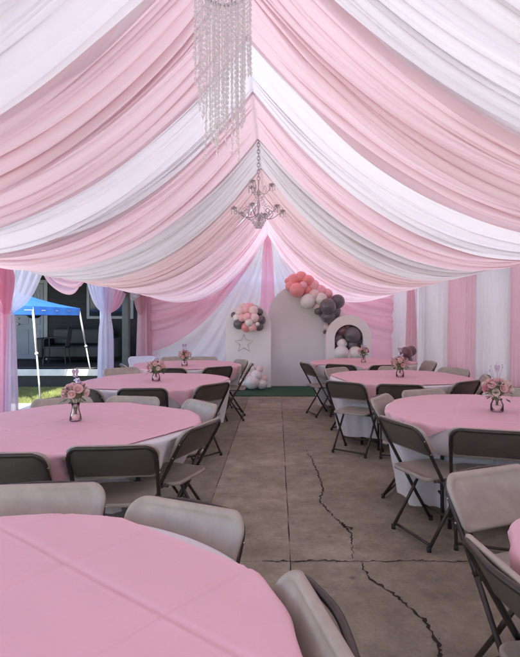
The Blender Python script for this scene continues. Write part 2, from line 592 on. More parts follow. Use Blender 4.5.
def VPROF(S_, Y_):
    t = np.clip((Y_ - 8.8) / 3.6, 0, 1)
    t = t * t * (3 - 2 * t)
    hr, hm, s0, he = 3.584 + (3.50 - 3.584) * t, 2.03 + (1.90 - 2.03) * t, 2.55 + (2.06 - 2.55) * t, 2.17 + (2.13 - 2.17) * t
    s_ = np.abs(S_)
    return np.where(s_ < s0, hm + (hr - hm) * (np.maximum(0, s0 - s_) / s0) ** 2, hm + (he - hm) * (np.maximum(0, s_ - s0) / (W - s0)) ** 1.7)

def fold(x):
    """sharp crest one way, round the other: gathered cloth"""
    return 1 - 2 * np.abs(np.sin(PI * x)) ** .75

def ceiling_panel(B0, B1, mat, label, seed, sag=.05, cat='ceiling drape'):
    rr = np.random.RandomState(seed)
    y0, y1 = B0[0], B1[0]
    nu, nv = int(440 * max(.8, y1 - y0)), 150
    width = y1 - y0
    U, V = np.meshgrid(np.linspace(0, 1, nu + 1), np.linspace(-1, 1, nv + 1), indexing='ij')
    F = np.zeros_like(U)
    G = np.zeros_like(U)
    fr = 2.0 if y1 < 5.2 else 1.45
    for sd_ in (-1, 1):
        A = np.abs(V)
        ph = rr.rand(20)
        f = np.zeros_like(U)
        g = np.zeros_like(U)
        base = U + .05 * np.sin(2 * PI * (1.1 * U + ph[0] + .16 * A)) + .022 * np.sin(2 * PI * (2.9 * U + ph[1] - .25 * A)) + .016 * np.sin(2 * PI * (ph[2] + .7 * A + U * .6))
        for q, (n, amp, lap) in enumerate(((rr.uniform(1.5, 2.0), .026, .020), (fr * rr.uniform(4.2, 5.0), .027 / fr, .046 / fr), (fr * rr.uniform(9, 11), .017 / fr, .0235 / fr), (fr * rr.uniform(19, 22), .0085 / fr, .0125 / fr), (48, .0016, .002))):
            phi = base * width * n + ph[3 + q] + .14 * np.sin(2 * PI * (A * (.5 + .4 * q) + ph[8 + q]))
            mod = 1.0 if q == 0 else .72 + .28 * np.sin(2 * PI * (1.9 * U + ph[17])) if q == 1 else .35 + .65 * (.5 + .5 * np.sin(2 * PI * ((1.3 + .9 * q) * U + ph[12 + q] + (.25 + .2 * q) * A)))
            f += amp * mod * np.cos(2 * PI * phi)
            g += -lap * mod * np.sin(2 * PI * phi)
        m_ = (V * sd_ > 0)
        F = np.where(m_, f, F)
        G = np.where(m_, g, G)
    A = np.abs(V)
    env = .35 + .85 * np.sin(PI * np.clip(A, 0, 1) ** .8) + .25 * A
    e0 = np.where(V < 0, B0[1], B0[2]) - y0
    e1 = np.where(V < 0, B1[1], B1[2]) - y1
    Ap = np.abs(V) ** 1.2
    lo_, hi_ = y0 - .035 + e0 * Ap, y1 + .035 + e1 * Ap
    Ys = lo_ + (hi_ - lo_) * U
    Ys = Ys + .03 * np.sin(PI * A) * np.sin(3 * A + seed)        # borders wander a little
    Y_out = Ys + G * np.minimum(1, env + .2)
    S_ = V * W
    Z = VPROF(S_, Ys)
    dz = (VPROF(np.abs(S_) + .02, Ys) - Z) / .02
    nl = np.sqrt(1 + dz * dz)
    nx, nz = -dz / nl * np.sign(S_), 1 / nl
    D = F * env - sag * np.sin(PI * U) ** 1.2 * np.sin(PI * A ** .9) + rr.uniform(-.008, .008)
    # rounded gather over the ridge
    X = XC + S_ + nx * D * np.minimum(1, A * 8)
    Z = Z + nz * D
    idx = np.arange((nu + 1) * (nv + 1)).reshape(nu + 1, nv + 1)
    q = np.stack([idx[:-1, :-1], idx[1:, :-1], idx[1:, 1:], idx[:-1, 1:]], -1).reshape(-1, 4)
    me = bpy.data.meshes.new('ceiling_drape')
    vs = np.stack([X, Y_out, Z], -1).reshape(-1, 3)
    me.from_pydata(vs.tolist(), [], q.tolist())
    o = link('ceiling_drape', me, mat, None, True)
    tag(o, label, cat, 'fabric panels lining the tent ceiling')
    return o

ceiling_panel((-3, -3, -3), (.95, .95, .95), M['p_ceil'], 'pink ceiling drape overhead, nearest the tent entrance', 1, .03)  # also lengthened behind the camera to dim the front light
ceiling_panel((.95, .95, .95), (2.66, 2.60, 2.42), M['w_ceil'], 'white ceiling drape in the top corners, behind the crystal strands', 2, .04)
ceiling_panel((2.66, 2.60, 2.42), (3.95, 3.72, 3.52), M['p_ceil'], 'wide pink ceiling drape between the two nearest white ones', 3, .05)
ceiling_panel((3.95, 3.72, 3.52), (4.92, 4.62, 4.84), M['w_ceil'], 'bright white ceiling drape just in front of the arm chandelier', 4, .05)
ceiling_panel((4.92, 4.62, 4.84), (6.2, 6.1, 6.2), M['p_ceil'], 'pink ceiling drape from which the arm chandelier hangs', 15, .06)
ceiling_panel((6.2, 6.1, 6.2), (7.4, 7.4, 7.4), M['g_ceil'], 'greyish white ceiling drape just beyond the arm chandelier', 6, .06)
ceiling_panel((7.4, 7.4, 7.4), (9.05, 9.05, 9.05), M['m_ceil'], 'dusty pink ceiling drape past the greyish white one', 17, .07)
ceiling_panel((9.05, 9.05, 9.05), (10.7, 10.7, 10.7), M['p_ceil'], 'pink ceiling drape second from the back curtain', 8, .07)
ceiling_panel((10.7, 10.7, 10.7), (12.7, 12.7, 12.7), M['pp_ceil'], 'glowing pale pink ceiling drape farthest back, low over the arches', 29, .05)

# ---------------------------------------------------------------- right wall curtains
def hang_curtain(x, y0, y1, ztop, mat, label, seed, n_per_m=7, zbot=.02, name='side_curtain', amp=.065):
    rr = np.random.RandomState(seed)
    L = y1 - y0
    nu, nv = int(L * 90), 36
    U, V = np.meshgrid(np.linspace(0, 1, nu + 1), np.linspace(0, 1, nv + 1), indexing='ij')
    ph = rr.rand(8)
    w = U + .04 * np.sin(2 * PI * (1.3 * U + ph[0])) + .006 * np.sin(2 * PI * (V * .7 + ph[1]))
    D = amp * (.6 * fold(w * L * n_per_m * .55 + ph[2]) + .4 * fold(w * L * n_per_m + ph[3] + .15 * V)) + .012 * np.sin(2 * PI * (w * L * 21 + ph[4]))
    D = D * (.45 + .55 * V)
    Y = y0 - .02 + (L + .04) * U
    Z = ztop + .03 + (zbot - ztop - .03) * V
    X = x + D
    idx = np.arange((nu + 1) * (nv + 1)).reshape(nu + 1, nv + 1)
    q = np.stack([idx[:-1, :-1], idx[1:, :-1], idx[1:, 1:], idx[:-1, 1:]], -1).reshape(-1, 4)
    me = bpy.data.meshes.new(name)
    me.from_pydata(np.stack([X, Y, Z], -1).reshape(-1, 3).tolist(), [], q.tolist())
    o = link(name, me, mat, None, True)
    tag(o, label, 'curtain', 'curtains hanging along the right side of the tent')
    return o
cuts = [(-3.0, 1.0, 'w', 'white side curtain at the entrance end on the right'), (1.0, 2.5, 'p', 'pink side curtain second from the entrance on the right'),
        (2.5, 3.8, 'w', 'white side curtain third from the entrance on the right'), (3.8, 5.0, 'w', 'white side curtain beyond the third on the right'),
        (5.0, 6.3, 'p', 'pink side curtain at the right edge of the photo, behind the nearest right vase'), (6.3, 7.44, 'w', 'wide white side curtain just left of the pink one at the right edge'),
        (7.44, 8.65, 'p', 'pink side curtain between two white ones on the right wall'), (8.65, 10.5, 'w', 'glowing white side curtain beside the pink corner drape'),
        (10.5, 12.85, 'w', 'farthest white side curtain, in the back right corner')]
for k, (a, b, c, l) in enumerate(cuts):
    hang_curtain(XR - .03, a, b, 2.2, M[c + '_wall'], l, 40 + k)

# slim pink drape on the right pole near the back, flared at the top
def pole_drape(x, y, prof_pts, mat, label, seed, ysc=1.0, xsc=.5, name='pole_drape', cat='drape', group=None, parent=None):
    rr = random.Random(seed)
    seg, nz = 72, 60
    P = smooth_path([(a, 0, z) for a, z in prof_pts], 8)
    vs, fs = [], []
    ph = [rr.random() * 6.28 for _ in range(4)]
    for i, p in enumerate(P):
        t = i / (len(P) - 1)
        for k in range(seg):
            a = 2 * PI * k / seg
            f = 1 + .18 * (1 - 2 * abs(math.sin(a * 4.5 + ph[0] + .3 * math.sin(3 * t)))) + .08 * math.sin(a * 17 + ph[1])
            vs.append((x + math.cos(a) * p.x * xsc * f, y + math.sin(a) * p.x * ysc * f, p.z))
    for i in range(len(P) - 1):
        for k in range(seg):
            fs.append((i * seg + k, i * seg + (k + 1) % seg, (i + 1) * seg + (k + 1) % seg, (i + 1) * seg + k))
    o = pyd(name, vs, fs, mat, parent)
    if label:
        tag(o, label, cat, group)
    return o

pole_drape(XR - .16, 10.6, [(.02, 2.2), (.08, 2.0), (.10, 1.5), (.12, .8), (.14, .02)], M['pp_ceil'], 'slim pink gathered drape on the right pole near the back corner', 3, 1.2, .8)

# ---------------------------------------------------------------- back wall
def back_wall():
    rr = np.random.RandomState(5)
    nu, nv = 420, 260
    xs = np.linspace(XL - .02, XR + .02, nu + 1)
    zs = np.linspace(0.02, 1.0, nv + 1)
    fz = np.linspace(0, 1, nv + 1)[None, :]
    tt = np.linspace(-1, 1, nu + 1)[:, None]
    hw_ = .05 + .09 * (3.6 - 3.5 * fz) + .02 * np.sin(fz * 9)
    at_ = np.abs(tt)
    sx_ = np.where(at_ <= .08, at_ / .08 * hw_, hw_ + (at_ - .08) / .92 * (W + .02 - hw_))
    X = XC + np.sign(tt) * sx_
    top = VPROF(X - XC, np.full_like(X, 12.6)) + .10
    Z = .02 + (top - .02) * fz
    col = np.abs((tt[:-1] + tt[1:]) / 2) <= .08
    col = np.repeat(col, nv, 1)
    s = np.abs(X - XC)
    D = np.maximum(.03, 3.60 - Z)
    f = 1.5 * (1 - (1 - np.minimum(s, 3.2) / 3.2) ** 2) + .04
    q = D / f
    lq = np.log(q)
    sgn = np.where(X < XC, 0., 1.7)
    lw = np.where(q < 1.72, lq, .54 + (lq - .54) * .55)
    disp = .085 * fold(lw * 4.4 + sgn + .2 * np.sin(2 * s)) + .032 * np.cos(2 * PI * (lw * 9.5 + .7 + sgn * 2 + .25 * np.sin(3 * s))) + .004 * np.sin(2 * PI * (lw * 21)) * np.clip(s, 0, 1)
    disp = disp * np.clip(D / .8, .1, 1) * np.clip(1 - np.clip(lq - 2.6, 0, 1), .35, 1)
    cb = np.clip((s - .12) / .35, 0, 1)
    disp = disp * cb + (1 - cb) * .03 * np.cos(2 * PI * (X - XC) / np.maximum(.3, D) * 7)
    Y = YB - .05 + disp
    V = np.stack([X, Y, Z], -1)
    qc = (q[:-1, :-1] + q[1:, 1:]) / 2
    sc = (X[:-1, :-1] + X[1:, 1:]) / 2 - XC
    HW = .05 + .09 * ((D[:-1, :-1] + D[1:, 1:]) / 2)
    pieces = [
        ('p_back', (qc < 1.95) & (sc < 0) & ~col, 'pink swagged back curtain panel left of the arches, under the ceiling'),
        ('w_back', (qc >= 1.95) & (sc < 0) & ~col, 'white back curtain panel fanning down behind the left white arch'),
        ('hot_pink', col, 'narrow deep pink drape falling straight from the back peak'),
        ('w_back', (qc >= 1.72) & (qc < 50) & (sc > 0) & ~col & (sc < 1.2), 'white back curtain panel behind the tall grey arch'),
        ('p_back', ((qc < 1.72) & (sc >= 0) & ~col) | ((qc >= 1.72) & (sc >= 1.2)), 'pink swagged back curtain panel right of the balloon garland'),
    ]
    for mk, mask, lab in pieces:
        ii, jj = np.nonzero(mask)
        a = np.arange((nu + 1) * (nv + 1)).reshape(nu + 1, nv + 1)
        quads = np.stack([a[ii, jj], a[ii + 1, jj], a[ii + 1, jj + 1], a[ii, jj + 1]], -1)
        uq, inv = np.unique(quads, return_inverse=True)
        vv = V.reshape(-1, 3)[uq]
        me = bpy.data.meshes.new('back_curtain')
        me.from_pydata(vv.tolist(), [], inv.reshape(-1, 4).tolist())
        o = link('back_curtain', me, M[mk], None, True)
        tag(o, lab, 'curtain', 'draped panels of the back curtain')
back_wall()

# ---------------------------------------------------------------- left side pole drapes, wings and swags
def wing(y_post, y_end, z_tie, mat, label, seed, x=XL + .03, parent=None, name='tied_drape', bow=.12):
    """cloth gathered at a post and fanned up along the eave"""
    rr = np.random.RandomState(seed)
    nu, nv = 70, 36
    vs, fs = [], []
    ph = rr.rand(4)
    for i in range(nu + 1):
        u = i / nu
        for j in range(nv + 1):
            v = j / nv
            ye = lerp(y_post, y_end, u)
            z_e = prof(W - .05, ye) + .02
            yt = y_post + (y_end - y_post) * .10 * u
            # the lines sag toward the tie
            b = bow * math.sin(PI * v) * u
            y = lerp(ye, yt, v ** .85) 
            z = lerp(z_e, z_tie, v) - b * (1 - v) - .10 * u * math.sin(PI * v)
            dx = (.035 * (1 - 2 * abs(math.sin(PI * (u * 5 + ph[0])))) + .015 * math.sin(2 * PI * (u * 11 + ph[1]))) * (.3 + math.sin(PI * min(1, v + .15)) * .7)
            vs.append((x + dx + .05 * v, y, z))
    for i in range(nu):
        for j in range(nv):
            a = i * (nv + 1) + j
            fs.append((a, a + 1, a + nv + 2, a + nv + 1))
    o = pyd(name, vs, fs, mat, parent)
    if label: tag(o, label, 'drape')
    return o

def swag(y0, y1, drop, mat, label, seed, x=XL + .06, peak=.5):
    rr = np.random.RandomState(seed)
    nu, nv = 50, 30
    vs, fs = [], []
    ph = rr.rand(4)
    for i in range(nu + 1):
        u = i / nu
        shape = math.sin(PI * u ** (math.log(.5) / math.log(peak))) ** .55
        for j in range(nv + 1):
            v = j / nv
            y = lerp(y0, y1, u)
            z = prof(W - .06, y) + .03 - (drop * shape + .02) * v
            dx = .03 * (1 - 2 * abs(math.sin(PI * (v * 3.4 + ph[0] + .4 * math.sin(PI * u))))) + .05 * math.sin(PI * v) * shape
            vs.append((x + dx, y, z))
    for i in range(nu):
        for j in range(nv):
            a = i * (nv + 1) + j
            fs.append((a, a + 1, a + nv + 2, a + nv + 1))
    return tag(pyd('eave_swag', vs, fs, mat), label, 'swag', 'small fabric swags along the open left eave')

def left_post(y, wings, body, label, seed):
    t = empty('tied_curtain', (0, 0, 0), 0, label, 'curtain', 'curtains tied to the poles on the open left side')
    for k, (ye, zt, mk) in enumerate(wings):
        wing(y, ye, zt, M[mk], None, seed + k, parent=t, name='fanned_top')
    for prof_pts, mk, nm, dx in body:
        pole_drape(XL + .08 + dx, y, prof_pts, M[mk], None, seed + 7, 1.0, .9, nm, parent=t)
    return t
left_post(6.30, [(7.45, 1.50, 'sheer_w'), (5.2, 1.50, 'sheer_p')],
          [([(.06, 2.17), (.13, 1.95), (.10, 1.62), (.085, 1.50), (.085, 1.2), (.085, .7), (.09, .03)], 'sheer_p', 'gathered_body', -.05),
           ([(.04, 1.5), (.06, 1.2), (.08, .7), (.095, .03)], 'sheer_w', 'gathered_body', .045)],
          'pink and lilac tied curtain at the left edge of the photo', 61)
left_post(9.95, [(8.95, 1.50, 'sheer_w'), (11.6, 1.52, 'sheer_p')],
          [([(.10, 2.14), (.13, 1.9), (.10, 1.62), (.09, 1.50), (.13, 1.2), (.145, .7), (.15, .03)], 'sheer_w', 'gathered_body', 0)],
          'lilac white tied curtain on the pole right of the blue canopy', 71)
left_post(2.95, [(4.1, 1.5, 'sheer_w'), (1.8, 1.5, 'sheer_p')],
          [([(.06, 2.17), (.13, 1.95), (.085, 1.50), (.13, 1.2), (.2, .03)], 'sheer_p', 'gathered_body', 0)],
          'pink tied curtain on the left pole nearest the entrance', 81)
swag(7.35, 8.85, .34, M['p_wall'], 'pink eave swag above the blue canopy top', 91)
swag(11.45, 12.45, .26, M['w_wall'], 'white eave swag beside the back left corner', 92)
swag(4.2, 5.3, .3, M['p_wall'], 'pink eave swag on the left, nearer the entrance', 93)
left_post(12.72, [(12.0, 1.45, 'p_wall')],
          [([(.16, 2.1), (.17, 1.8), (.16, 1.5), (.18, 1.0), (.22, .03)], 'p_wall', 'gathered_body', .02)],
          'pink gathered curtain in the back left corner', 101)

# ---------------------------------------------------------------- green turf and backdrops
bm = bmesh.new()
box(bm, -1.2, 2.6, 9.62, 12.2, .002, .014)
tag(obj('turf_mat', bm, M['turf']), 'dark green artificial turf mat laid under the white arches', 'turf mat')

def arch_outline(w, h, n=28, rad=None):
    r = w / 2 if rad is None else rad
    pts = [(-w / 2, 0)]
    for k in range(n + 1):
        a = PI - PI * k / n
        pts.append((w / 2 * math.cos(a), h - r + r * math.sin(a)))
    pts.append((w / 2, 0))
    return pts

def arch_panel(name, w, h, d, mat, loc, rz, label, cut=None, rad=None):
    t = empty(name, loc, rz, label, 'arch backdrop')
    out = arch_outline(w, h, 28, rad)
    bm = bmesh.new()
    if cut is None:
        f = [bm.verts.new((x, -d / 2, z)) for x, z in out]
        b = [bm.verts.new((x, d / 2, z)) for x, z in out]
        bm.faces.new(f); bm.faces.new(b[::-1])
        L = len(out)
        for k in range(L):
            bm.faces.new((f[k], b[k], b[(k + 1) % L], f[(k + 1) % L]))
    else:
        cw, ch0, ch1 = cut
        inn = [(x, z + ch0) for x, z in arch_outline(cw, ch1 - ch0, 28)]
        F = [bm.verts.new((x, -d / 2, z)) for x, z in out]
        B = [bm.verts.new((x, d / 2, z)) for x, z in out]
        Fi = [bm.verts.new((x, -d / 2, z)) for x, z in inn]
        Bi = [bm.verts.new((x, d / 2, z)) for x, z in inn]
        L = len(out)
        for k in range(L):
            k2 = (k + 1) % L
            bm.faces.new((F[k], F[k2], Fi[k2], Fi[k]))
            bm.faces.new((B[k2], B[k], Bi[k], Bi[k2]))
            bm.faces.new((F[k], B[k], B[k2], F[k2]))
            bm.faces.new((Fi[k2], Bi[k2], Bi[k], Fi[k]))
        for v in bm.verts:
            pass
    bmesh.ops.recalc_face_normals(bm, faces=bm.faces)
    bmesh.ops.bevel(bm, geom=[e for e in bm.edges if len(e.link_faces) == 2 and e.calc_face_angle(0) > .9], offset=.006, segments=2, affect='EDGES')
    obj('panel', bm, mat, t)
    bm = bmesh.new()
    box(bm, -w / 2 + .1, w / 2 - .1, d / 2 + .001, d / 2 + .25, 0, .03)
    obj('foot', bm, mat, t)
    return t

def wp(px, Y): return (px - 277) / 520 * Y
YA = 10.80
arch_panel('white_arch', .94, 1.74, .05, M['backdrop'], (wp(248.5, YA), YA, .014), 0, 'white round-topped arch on the left with the small balloon cluster at its head')
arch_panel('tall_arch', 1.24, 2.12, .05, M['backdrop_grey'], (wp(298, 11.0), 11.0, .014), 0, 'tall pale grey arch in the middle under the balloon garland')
a3 = arch_panel('hollow_arch', .92, 1.50, .28, M['backdrop'], (wp(348, 10.75), 10.75, .014), 0, 'low white hollow arch on the right with balloons inside its opening', (.58, .62, 1.30))
bm = bmesh.new()
box(bm, -.285, .285, .100, .112, .62, 1.32)
obj('back_board', bm, M['b_plum'], a3)

# balloons
balloon_me = {}
def balloon(parent, c, r, mk, squash=1.12, tilt=None):
    if mk not in balloon_me:
        bm = bmesh.new()
        bmesh.ops.create_uvsphere(bm, u_segments=24, v_segments=16, radius=1)
        for v in bm.verts:
            if v.co.z < 0:
                k = 1 - .18 * (-v.co.z) ** 2
                v.co.x *= k; v.co.y *= k
                v.co.z *= 1.14
        bmesh.ops.create_cone(bm, segments=10, radius1=.085, radius2=.02, depth=.12, matrix=Matrix.Translation((0, 0, -1.17)))
        me = bpy.data.meshes.new('balloon'); bm.to_mesh(me); bm.free()
        me.materials.append(M[mk])
        me.polygons.foreach_set('use_smooth', [True] * len(me.polygons))
        balloon_me[mk] = me
    o = bpy.data.objects.new('balloon', balloon_me[mk])
    COL.objects.link(o)
    o.parent = parent
    o.location = c
    o.scale = (r, r, r * squash * .95)
    rr = random.Random(hash((round(c[0], 3), round(c[2], 3))) & 0xffff)
    o.rotation_euler = tilt or (rr.uniform(.6, 1.9), rr.uniform(-.6, .6), rr.uniform(-1, 1))
    return o

def px_cluster(name, label, Y, items, cat='balloons'):
    cx = sum(i[0] for i in items) / len(items)
    cy = sum(i[1] for i in items) / len(items)
    base = Vector((wp(cx, Y), Y, H - (cy - 318) / 520 * Y))
    t = empty(name, base, 0, label, cat)
    for (px, py, rpx, mk, dy) in items:
        y = Y + dy
        balloon(t, (wp(px, y) - base.x, dy, H - (py - 318) / 520 * y - base.z), rpx / 520 * y, mk)
    return t

px_cluster('balloon_cluster', 'small pink, white and charcoal balloon cluster on the left white arch', 10.66, [
    (240, 312, 5.0, 'b_blush', 0), (246.5, 309.5, 5.0, 'b_pink', 0), (253, 311, 5.2, 'b_blush', -.03), (259, 312, 4.2, 'b_grey', .02),
    (237, 318, 4.6, 'b_white', 0), (247, 317.5, 4.8, 'b_pink', -.12), (254, 318, 5.0, 'b_blush', -.10), (260.5, 320, 5.2, 'b_grey', 0),
    (239, 324, 5.6, 'b_grey', -.02), (246, 327, 5.0, 'b_coral', -.05), (252.5, 327, 4.8, 'b_pink', -.08), (259, 326.5, 4.6, 'b_grey', -.02),
    (234, 315, 3.2, 'b_grey', .03), (243, 306.5, 3.8, 'b_blush', .04), (250, 305.5, 3.6, 'b_pink', .05), (249, 322.5, 4.2, 'b_white', -.15), (257.5, 324, 2.2, 'b_white', -.16), (242, 318, 4, 'b_pink', -.1)])
px_cluster('balloon_garland', 'long balloon garland of coral, blush and charcoal climbing the tall arch', 10.88, [
    (294, 280, 6.5, 'b_coral', .05), (301, 277.5, 6.2, 'b_coral', .06), (308, 281, 6.3, 'b_coral', .02), (291, 286, 5.6, 'b_coral', 0),
    (297, 290, 7.5, 'b_coral', -.14), (303, 285.5, 4.2, 'b_pink', -.16), (307, 290, 5, 'b_coral', -.02), (288, 281, 3.4, 'b_coral', .05),
    (313, 286, 6.4, 'b_pink', .05), (320, 291, 6.4, 'b_pink', .05), (308, 301, 7.6, 'b_white', -.1), (314.5, 295, 6.2, 'b_blush', -.08),
    (321, 299, 6.4, 'b_white', -.10), (318, 306, 5.2, 'b_blush', -.02), (325, 303.5, 5.2, 'b_blush', 0), (327, 294, 5.6, 'b_pink', .08),
    (328, 306.5, 8.3, 'b_grey', -.2), (337.5, 301.5, 7.3, 'b_grey', -.05), (319, 310.5, 4.5, 'b_grey', -.05), (328, 316, 7.4, 'b_grey', -.08),
    (335, 312, 6.2, 'b_grey', -.02), (323, 313, 5, 'b_plum', .03), (341, 313.5, 3.8, 'b_blush', -.02), (344, 318, 3, 'b_white', -.02), (331, 323, 3.6, 'b_plum', -.05),
    (326, 327, 2.6, 'b_blush', -.03), (325, 332, 2.0, 'b_plum', -.03), (339, 319, 3, 'b_pink', -.03)])
px_cluster('balloon_cluster', 'charcoal, plum and white balloons filling the hollow arch opening', 10.74, [
    (342, 331, 6.5, 'b_plum', .03), (352.5, 335, 8.2, 'b_grey', -.06), (338.5, 339, 5.5, 'b_grey', .02), (342, 343.5, 5.2, 'b_white', -.04),
    (352, 344.5, 5.5, 'b_grey', .0), (358, 340, 4.4, 'b_grey', .03), (341.5, 353, 7.6, 'b_white', -.10), (355.5, 353.5, 7.2, 'b_white', -.09), (349, 356, 6, 'b_blush', -.06),
    (347, 327.5, 5.0, 'b_plum', .04), (337, 359, 5, 'b_blush', -.03), (359, 360, 5, 'b_white', -.03)])
px_cluster('balloon_cluster', 'white and clear balloons piled at the foot of the left arch', 10.45, [
    (252, 382.0, 7.5, 'b_white', -.05), (261.5, 384.0, 5.6, 'b_white', 0), (247.5, 377, 6.0, 'b_blush', 0), (256, 376, 6.2, 'b_white', -.02),
    (263, 379.5, 4.6, 'b_blush', .03), (243, 384, 5.2, 'b_white', .02), (250.5, 368.5, 4.4, 'b_white', .03), (259, 369.5, 4.0, 'b_blush', .05)])

# wire star leaning on the left arch
def star_pts(R1, R2):
    return [((R1 if k % 2 == 0 else R2) * math.sin(PI * k / 5), (R1 if k % 2 == 0 else R2) * math.cos(PI * k / 5)) for k in range(10)]
st = empty('star_ornament', (wp(244, 10.6), 10.6, .93), 0, 'silver open wire star hung on the left white arch', 'ornament')
bm = bmesh.new()
sp = star_pts(.19, .085)
for r_, y_ in ((1, -.02),):
    p_ = [(x * r_, y_, z * r_) for x, z in sp]
    tube(bm, p_ + [p_[0]], .011, 6)
obj('star_frame', bm, M['mirror_star'], st)
# dark plum balloon pair on the right side, by the corner drape
px_cluster('balloon_cluster', 'two dark plum balloons beyond the middle right vase', 9.3, [
    (406, 353, 6.2, 'b_plum', 0), (411, 351, 5.4, 'b_plum', .12), (407.5, 360, 5, 'b_grey', .05)])
bm = bmesh.new()
x_, y_ = wp(408, 9.35), 9.35
lathe(bm, [(0, 0), (.16, 0), (.16, .02), (.02, .03), (.015, .05), (.012, .60), (0, .60)], (x_, y_, 0), 16)
tag(obj('balloon_stand', bm, M['silver'], None, True), 'slim stand under the two dark plum balloons', 'stand')

# ---------------------------------------------------------------- crystal strand chandelier (near)
def crystal_fixture():
    Y0 = 2.08
    X0 = wp(223, Y0)
    zt = prof(X0 - XC, Y0)
    t = empty('crystal_chandelier', (X0, Y0, zt - .02), 0, 'tiered hanging fixture of long crystal bead strands nearest the camera', 'chandelier')
    bm = bmesh.new()
    lathe(bm, [(0, 0), (.05, 0), (.05, -.02), (.012, -.03), (.012, -.36), (0, -.36)], seg=14)
    obj('ceiling_mount', bm, M['silver'], t, True)
    ztop = 2.775 - (zt - .02)
    rings = [(.112, 30, .33, ztop), (.088, 24, .50, ztop - .02), (.060, 18, .60, ztop - .035), (.034, 9, .55, ztop - .05)]
    for (r, n, L, z) in rings:
        bm = bmesh.new()
        pts = [(r * math.cos(2 * PI * k / 40), r * math.sin(2 * PI * k / 40), z) for k in range(41)]
        tube(bm, pts, .0045, 6, False)
        tube(bm, [(0, 0, z + .05), (r * .7, 0, z + .03), (r, 0, z)], .003, 5)
        tube(bm, [(0, 0, z + .05), (-r * .7, 0, z + .03), (-r, 0, z)], .003, 5)
        obj('ring', bm, M['silver'], t, True)
    # a strand: octagonal beads strung on a wire
    def strand(L, seed):
        rr = random.Random(seed)
        bm = bmesh.new()
        z = 0
        while z > -L:
            h = rr.choice([.016, .018, .022])
            rr_ = .0046
            for k in range(1):
                r1 = bmesh.ops.create_cone(bm, segments=6, radius1=.001, radius2=rr_, depth=h / 2, matrix=Matrix.Translation((0, 0, z - h * .75)) @ Matrix.Rotation(rr.random() * 3, 4, 'Z'))
                r2 = bmesh.ops.create_cone(bm, segments=6, radius1=rr_, radius2=.001, depth=h / 2, matrix=Matrix.Translation((0, 0, z - h * .25)))
            z -= h + .002
        # final drop
        bmesh.ops.create_cone(bm, segments=6, radius1=.001, radius2=.0065, depth=.018, matrix=Matrix.Translation((0, 0, z - .010)))
        me = bpy.data.meshes.new('bead_strand'); bm.to_mesh(me); bm.free()
        me.materials.append(M['crystal'])
        return me
    rr = random.Random(5)
    for (r, n, L, z) in rings:
        meshes = [strand(L * f, k) for k, f in enumerate((.82, .92, 1.0, 1.08))]
        for k in range(n):
            a = 2 * PI * (k + rr.uniform(-.15, .15)) / n
            o = bpy.data.objects.new('bead_strand', rr.choice(meshes))
            COL.objects.link(o)
            o.parent = t
            o.location = (r * math.cos(a), r * math.sin(a), z)
            o.rotation_euler = (rr.uniform(-.02, .02), rr.uniform(-.02, .02), rr.random() * 3)
crystal_fixture()

